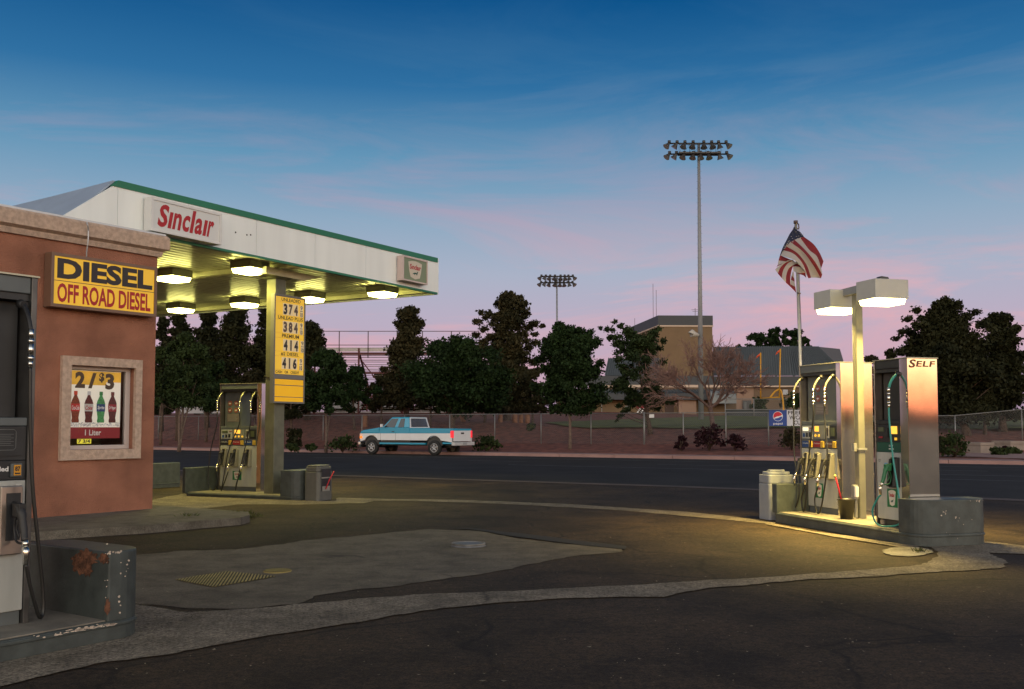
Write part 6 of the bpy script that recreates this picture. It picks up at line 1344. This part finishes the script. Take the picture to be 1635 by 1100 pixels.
def blobs_for(kind, X, Y, Z0, Z1, hw, rs, n, dpt=.8):
    n = int(n*1.7)
    """list of (centre, radius)"""
    out = []; H = Z1-Z0
    for k in range(n):
        t = rs.uniform(0,1); a = rs.uniform(0, 6.283)
        if kind == 'pine':      # ragged cone, layered boughs
            prof = (1-t)**.6*(.8+.2*math.sin(t*17+a)) if t > .12 else .85
            rr = hw*max(.10, prof)*rs.uniform(.35,1.0); r = hw*(.12+.09*(1-t))*rs.uniform(.7,1.35)
        elif kind == 'broadpine':
            prof = math.sin(min(1, t*1.05+.12)*math.pi)**.55*(1-.25*t)*(.72+.38*math.sin(t*19+2*a+Z1)); rr = hw*max(.15,prof)*rs.uniform(.3,1.0); r = hw*(.12+.06*(1-t))*rs.uniform(.6,1.4)
        elif kind == 'round':
            prof = math.sqrt(max(.02, 1-(2*t-1)**2))**.8*(1+.22*math.sin(3*a+t*5+Z1)+.1*math.sin(t*17+a)); rr = hw*prof*rs.uniform(.0,1.0)**.6; r = hw*.15*rs.uniform(.6,1.5)
        elif kind == 'oval':
            prof = math.sqrt(max(.03, 1-(2*t-.85)**2/1.35))*(1+.25*math.sin(2*a+t*7+Z1)+.12*math.sin(t*15+a)); rr = hw*prof*rs.uniform(.0,1.0)**.6; r = hw*.145*rs.uniform(.6,1.5)
        else:
            prof = 1; rr = hw*rs.uniform(0,1); r = hw*.2
        out.append(((X+rr*math.cos(a), Y+rr*math.sin(a)*dpt, Z0+H*t), r))
    return out
def tree(name, label, px, pyb, pyt, pyc, hwpx, Y, kind, lm, seed, n=46, cpb=130, cs=.2, trunk_r=.16, px_trunk=None, bark=barkm, group=None, fork=0, extra=(), sil=None, zb=None, minz=None):
    rs = np.random.RandomState(seed); rd = random.Random(seed)
    tx = px if px_trunk is None else px_trunk
    base = at(tx, pyb, Y); z0 = ZT(Vector((base.x, Y, 0))) if zb is None else zb; X = at(px, pyb, Y).x
    Z1 = zat(pyt, Y); Zc = zat(pyc, Y); hw = hwpx/F*Y
    root = thing(name, label, 'tree', (base.x, Y, z0-.05), 0, group)
    bl = blobs_for(kind, X, Y, Zc, Z1-hw*.12, hw, rs, n)
    for (ex, ey, er) in (sil or ()):       # silhouette lobes taken at real depth
        p = at(ex, ey, Y+rs.uniform(-.3,.3)*hw); er_ = er/F*Y; q_ = Vector((X, Y, max(Zc+.3*hw, p.z-.9*abs(p.x-X)-.5*er_)))
        for f_, g_ in ((0,.85),(.22,.95),(.45,1.1),(.7,1.2)):
            c_ = p.lerp(q_, f_); bl.append(((c_.x+rs.normal()*er_*.15, c_.y+rs.normal()*er_*.3, c_.z+rs.normal()*er_*.15), er_*g_*.8))
    # trunk and limbs
    b = MB(); top = Zc+(Z1-Zc)*.8
    axis = lambda t: Vector((base.x+(X-base.x)*min(1,t*1.3)+.12*math.sin(t*5+seed)*hw*.3, Y+.1*math.sin(t*4+seed)*hw*.3, z0-.1+(top-z0)*t))
    b.tube([axis(i/8) for i in range(9)], [trunk_r*(1-.85*i/8)*(1.25 if i == 0 else 1) for i in range(9)], 8); tr_ob = b.build('trunk', bark, root)
    b = MB()
    if fork:
        for k in range(fork):
            a = k*2.4+seed; e = Vector((X+hw*.45*math.cos(a), Y+hw*.3*math.sin(a), Zc+(Z1-Zc)*.35)); s = Vector((base.x, Y, z0)); b.tube(crom([s, s.lerp(e,.35)+Vector((.0,0,.3)), e],4), [trunk_r*.8*(1-j/9) for j in range(9)], 6)
    for c, r in bl[::2]:
        c = Vector(c); t = max(.12, min(.92, (c.z-hw*.35-z0)/(top-z0))); s = axis(t); mpt = s.lerp(c,.5)+Vector((0,0,-.08*hw*rd.random()))
        b.tube([s, mpt, c], [trunk_r*.32*(1.05-t), trunk_r*.2*(1.05-t), .012], 5)
    if b.v: b.build('limbs', bark, root)
    pts = []
    for c, r in bl:
        k = int(cpb*2.3*(r/(hw*.2))**1.5); k = max(30, min(k, 700)); d = rs.normal(size=(k,3)); d /= np.linalg.norm(d, axis=1)[:,None]; q = rs.uniform(.1,1.0,(k,1))**.5*rs.uniform(.8,1.35,(k,1))
        sq = np.array([1,1,.62 if 'pine' in kind else .8]); pts.append(np.array(c)+d*q*r*sq)
        # little tufts poking out
        m_ = k//4; dd2 = rs.normal(size=(m_,3)); dd2 /= np.linalg.norm(dd2, axis=1)[:,None]; pts.append(np.array(c)+dd2*r*rs.uniform(1.1,1.8,(m_,1))*sq)
    P = np.concatenate(pts)
    V = cards(P, cs*.62, rs, elong=1.7 if 'pine' in kind else 1.4)
    np_mesh('crown', V, lm, root, (base.x, Y, z0-.05))
    return root
GP = 'dark trees along the bleachers'
# left cluster, mostly pines behind the canopy
tree('pine_tree', 'ragged dark pine just right of the store wall, its top under the canopy', 283, 690, 492, 600, 42, 74, 'broadpine', lf_dark, 21, 34, 120, .24, .2)
tree('pine_tree', 'tall dark pine behind the canopy pump, left of the price column', 372, 690, 482, 640, 62, 76, 'broadpine', lf_dark, 22, 80, 130, .24, .25)
tree('pine_tree', 'dark pine standing right behind the price column', 425, 690, 478, 650, 48, 79, 'broadpine', lf_dark, 23, 60, 130, .25, .25)
tree('pine_tree', 'narrow dark pine rising just right of the price sign', 492, 690, 512, 660, 32, 77, 'broadpine', lf_dark, 24, 44, 130, .24, .22, sil=[(505,528,11),(512,545,10),(498,520,9)])
tree('forked_tree', 'green tree with several pale forked trunks right of the store corner', 292, 703, 530, 645, 48, 59, 'oval', lf_mid, 25, 46, 130, .19, .10, 286, barkp, fork=4)
tree('small_green_tree', 'mid-size leafy tree with a slim trunk right of the price sign', 520, 711, 560, 655, 42, 57, 'oval', lf_green, 26, 46, 140, .19, .08, 519, barkp, fork=1)
tree('small_green_tree', 'low dark leafy tree between the pump and the price column', 465, 700, 585, 665, 34, 66, 'round', lf_dark, 27, 30, 130, .21, .12)
tree('pine_tree', 'conical pine with a knobbly top left of the round dark tree', 649, 690, 486, 650, 40, 73, 'pine', lf_pine, 28, 64, 120, .22, .22, sil=[(660,494,10),(648,500,12),(634,514,7),(672,512,10),(640,532,8),(668,545,12),(630,560,14),(615,590,8),(686,580,8)])
tree('round_tree', 'wide round dark green tree behind the pickup', 733, 697, 540, 650, 72, 66, 'round', lf_green, 29, 96, 150, .22, .24, 722, sil=[(700,548,9),(752,545,10),(727,541,9),(670,585,14),(790,590,16)])
tree('pine_tree', 'tallest broad pine behind the round dark tree, left of the far floodlight mast', 810, 690, 466, 655, 50, 77, 'broadpine', lf_pine, 31, 92, 140, .23, .28, sil=[(810,471,9),(828,474,10),(797,483,9),(838,487,10),(768,498,7),(783,500,8),(762,514,8),(852,515,10),(866,521,6),(842,500,9),(760,535,9),(855,545,9),(772,555,12),(858,590,9)])
tree('round_tree', 'leafy dark tree with a slim pale trunk in front of the fence', 908, 718, 520, 655, 52, 54.5, 'oval', lf_green, 32, 86, 150, .17, .09, 909, barkp, fork=0, sil=[(890,518,8),(905,532,9),(888,528,8),(940,530,9),(950,545,10),(872,545,10),(862,575,12),(958,580,9),(860,620,13),(950,635,12)], zb=.2)
r_ = tree('locust_tree', 'loose droopy green tree between the fence and the square tower', 1022, 695, 518, 650, 42, 60, 'oval', lf_loc, 33, 34, 85, .16, .15, 1038, barkm, sil=[(983,513,6),(992,520,6),(968,526,7),(978,527,7),(958,524,5),(973,540,7),(985,545,8),(1000,530,6),(1008,548,9),(1052,525,7),(1060,545,8),(985,575,8),(990,610,10),(1000,640,8),(988,665,5),(985,672,4),(1048,640,9),(1053,655,6),(1072,640,8),(1068,600,8)])
tree('pine_tree', 'dark pine between the ragged pine and the tall pine, under the canopy edge', 330, 690, 490, 640, 50, 78, 'broadpine', lf_dark, 141, 60, 130, .24, .22)
tree('pine_tree', 'dark pine half hidden by the price sign', 458, 690, 500, 650, 38, 80, 'broadpine', lf_dark, 142, 50, 130, .24, .22)
tree('pine_tree', 'dark pine against the store corner', 258, 690, 500, 640, 30, 79, 'broadpine', lf_dark, 143, 40, 130, .24, .22)
tree('understory_tree', 'low dense tree at the left foot of the big broad pine', 1452, 692, 585, 672, 40, 59, 'round', lf_dark, 144, 40, 130, .19, .12)
tree('understory_tree', 'low dense tree between the trunks of the two right pines', 1572, 692, 575, 668, 40, 60.5, 'round', lf_dark, 145, 40, 130, .19, .12)
for i, (px, top, hw, lab) in enumerate(((258,600,26,'against the store corner, below the ragged pine'),(330,575,40,'filling the gap left of the canopy pump'),(405,590,34,'right behind the canopy pump'),(450,560,30,'directly behind the price column'),(565,585,34,'left of the conical pine, before the bleachers'),(610,600,32,'at the left foot of the conical pine'),(688,580,30,'between the conical pine and the round tree'),(775,585,34,'between the round tree and the tallest pine'),(850,590,26,'between the tallest pine and the slim-trunked dark tree'))):
    tree('understory_tree', 'low dark shrubby tree '+lab, px, 690, top, 655, hw, 70+i % 3, 'oval', (lf_dark, lf_green, lf_pine)[i % 3], 80+i, 30, 120, .2, .1, group=GP)
# trees at the right
tree('pine_tree', 'big broad dark pine behind the SELF pump', 1515, 692, 480, 665, 88, 60, 'broadpine', lf_dark, 34, 130, 150, .21, .26, 1544, sil=[(1510,482,12),(1530,484,10),(1495,490,12),(1462,498,10),(1452,508,9),(1476,510,10),(1440,530,9),(1555,498,10),(1430,540,8),(1422,560,8),(1460,560,16),(1540,520,16),(1447,560,14),(1452,590,18),(1470,535,16),(1480,560,18),(1445,610,16),(1500,505,14),(1565,522,16),(1560,548,18),(1582,537,16),(1545,507,12),(1470,515,14),(1485,500,12),(1455,530,14),(1440,562,14),(1430,582,12),(1420,602,12),(1418,640,14)])
tree('pine_tree', 'dark pine at the right edge, its crown overlapping the bigger pine', 1602, 692, 500, 665, 60, 62, 'broadpine', lf_dark, 35, 80, 150, .21, .24, 1602, sil=[(1585,503,8),(1600,505,9),(1612,507,8),(1625,520,9),(1572,515,8)])
tree('pine_tree', 'dark pine mostly outside the right edge', 1668, 692, 515, 655, 46, 63, 'broadpine', lf_dark, 36, 50, 130, .22, .24)
tree('small_green_tree', 'thin leafy tree seen between the two right pumps', 1392, 705, 566, 690, 26, 56, 'oval', lf_brn, 37, 24, 90, .17, .09)
tree('small_green_tree', 'thin bushy tree just right of the SELF pump base of the big pine', 1425, 705, 560, 690, 24, 58, 'oval', lf_dark, 38, 26, 100, .18, .10)
for i, (px, top, hw, lab) in enumerate(((1212,529,21,'left'),(1240,521,22,'middle'),(1268,525,20,'right'),(1283,538,12,'rightmost, smallest'))):
    tree('far_tree', 'distant round tree rising over the gym roof, %s of the row' % lab, px, 640, top, 575, hw, 176, 'round', lf_green, 40+i, 26, 90, .5, .3, group='trees behind the gym roof', zb=4)
for i, (px, top, hw, lab) in enumerate(((1180,549,10,'small tree top at the left end of the gym roof, beyond the square tower'),)):
    tree('far_tree', lab, px, 640, top, 580, hw, 178, 'round', lf_green, 47, 10, 80, .5, .2, zb=4)
for i, (px, top, hw) in enumerate(((262,560,34),(330,548,44),(408,555,42),(480,560,40),(552,590,40),(625,590,40),(700,590,40),(770,600,36),(842,610,30))):
    tree('far_tree', 'dark tree mass beyond the grandstand, %s of the row' % ('first','second','third','fourth','fifth','sixth','seventh','eighth','last')[i], px, 672, top, 662, hw, 104+i%2*3, 'round', lf_dark, 120+i, 26, 110, .42, .3, group='dark trees beyond the grandstand', zb=2.2)
# bare tree
def bare_tree():
    rd = random.Random(17); Y = 55.5; base = at(1139, 690, Y); z0 = ZT(base)
    root = thing('bare_tree', 'leafless reddish tree with a wide fan of twigs before the floodlight mast', 'tree', (base.x, Y, z0))
    b = MB(); tw = MB()
    def rec(p, d, L, r, lev):
        pts = [p]; q = p.copy(); dd = d.copy(); k = 3
        for i in range(k):
            dd = (dd+Vector((rd.gauss(0,.13), rd.gauss(0,.13), rd.gauss(.03,.10)))).normalized(); q = q+dd*L/k; pts.append(q.copy())
        tgt = b if lev < 3 else tw
        tgt.tube(pts, [r*(1-.3*i/k) for i in range(k+1)], 6 if lev < 3 else 3, cap=False)
        if lev >= 6: return
        nb = 3 if lev in (0,1,2) else rd.choice((3,4,4))
        for i in range(nb):
            a = rd.uniform(0,6.283); sp = rd.uniform(.35,.75); ax2 = dd.orthogonal().normalized(); ax3 = dd.cross(ax2)
            nd = (dd*math.cos(sp)+(ax2*math.cos(a)+ax3*math.sin(a))*math.sin(sp)); nd.z += .06 if lev < 4 else -.02; nd.normalize()
            s = q if i < 2 else pts[rd.choice((1,2))]
            rec(s, nd, L*rd.uniform(.62,.86), max(.014, r*.60), lev+1)
    s = Vector((base.x, Y, z0-.1)); f = at(1134, 650, Y)
    b.tube([s, s.lerp(f,.5)+Vector((.05,0,0)), f], [.17,.14,.12], 8)
    for d_, L_ in ((Vector((-.75,.1,.75)),1.35),(Vector((-.25,-.3,1)),1.3),(Vector((.15,.3,1)),1.3),(Vector((.7,-.1,.85)),1.3),(Vector((-.95,-.3,.42)),1.3),(Vector((.95,.3,.5)),1.15)):
        rec(f+Vector((0,0,-.05)), d_.normalized(), L_, .075, 1)
    b.build('trunk', mat('reddish_bark', (.10,.06,.05), .9, noise=.25), root); tw.build('twigs', mat('reddish_twigs', (.25,.145,.12), .9), root)
bare_tree()
# shrubs
def shrub(label, px, pyb, w, h, Y, lm, seed, cs=.10, n=14, group=None, name='shrub', cat='shrub', zoff=0):
    rs = np.random.RandomState(seed); base = at(px, pyb, Y); z0 = ZT(Vector((base.x, Y, 0))) if not zoff else base.z; hw = w/2/F*Y; H = h/F*Y
    root = thing(name, label, cat, (base.x, Y, z0), 0, group); pts = []; b = MB()
    for k in range(n):
        t = rs.uniform(.15,.85); a = rs.uniform(0,6.283); rr = hw*.8*math.sqrt(rs.uniform(0,1))*(1-.45*t); c = np.array([base.x+rr*math.cos(a), Y+rr*math.sin(a), z0+H*(t*.85+.05)]); r = hw*.34*rs.uniform(.7,1.3)
        m = int(260/n*6*.35); d = rs.normal(size=(m,3)); d /= np.linalg.norm(d,axis=1)[:,None]; pts.append(c+d*rs.uniform(.3,1.1,(m,1))*r*np.array([1,1,.8]))
        b.tube([(base.x,Y,z0-.05),(base.x+rr*.4*math.cos(a),Y+rr*.4*math.sin(a),z0+H*.3),tuple(c)], [.03,.02,.008], 4)
    b.build('stems', barkm, root); np_mesh('foliage', cards(np.concatenate(pts), cs, rs), lm, root, (base.x, Y, z0)); return root
shrub('low spreading green shrub just ahead of the pickup nose', 547, 713, 54, 27, 56, lf_sh, 61, .12, 26)
shrub('low spreading green shrub right behind the pickup tail', 779, 716, 52, 28, 54.5, lf_sh, 62, .12, 26)
shrub('small round green shrub, left of the pair right of the price column', 465, 712, 26, 13, 57, lf_sh, 63, .10, 14)
shrub('small round green shrub, right of the pair right of the price column', 497, 713, 22, 12, 57, lf_sh, 64, .10, 14)
shrub('tall dark loose shrub behind the pair of small round shrubs', 470, 700, 34, 38, 61, lf_dark, 65, .14, 22)
shrub('small dark red shrub left of the bigger red shrub', 1088, 724, 26, 27, 51.3, lf_red, 66, .10, 18)
shrub('large dark red shrub at the foot of the leafless tree', 1132, 724, 58, 47, 51.0, lf_red, 67, .13, 44)
shrub('dark red shrub leaning right beside the large red shrub', 1174, 721, 36, 29, 50.5, lf_red, 68, .12, 22)
shrub('brownish green rounded shrub below the fence banner', 1264, 717, 50, 40, 49.8, lf_brn, 69, .12, 36)
shrub('bright green bush between banner and goal post', 1272, 655, 42, 34, 98, lf_mid, 70, .22, 24, zoff=1)
shrub('dark green clipped shrub by the left goal upright', 1212, 655, 36, 22, 112, lf_sh, 71, .22, 18, zoff=1)
shrub('dark green clipped shrub right of the right goal upright', 1256, 652, 26, 18, 113, lf_sh, 72, .22, 16, zoff=1)
shrub('wide dark bush right of the SELF pump at the kerb', 1525, 727, 56, 44, 45.2, lf_sh, 73, .12, 40)
shrub('dark bush left of the wide kerb bush, half behind the SELF pump', 1498, 722, 34, 40, 46.5, lf_dark, 74, .12, 22)
shrub('low green groundcover shrub left of the right seat block', 1594, 712, 30, 14, 48, lf_sh, 75, .10, 18)
shrub('low green groundcover shrub behind the seat blocks', 1618, 706, 34, 10, 50, lf_sh, 76, .10, 16)
shrub('small dark red shrub behind the seat blocks', 1604, 702, 16, 11, 52, lf_red, 77, .10, 10)
shrub('small dark shrub on the gravel edge left of the field', 848, 682, 22, 11, 66, lf_sh, 78, .14, 12)
shrub('dark undergrowth left of the brown shrub behind the two right pumps', 1392, 722, 26, 60, 50, lf_brn, 79, .13, 20)
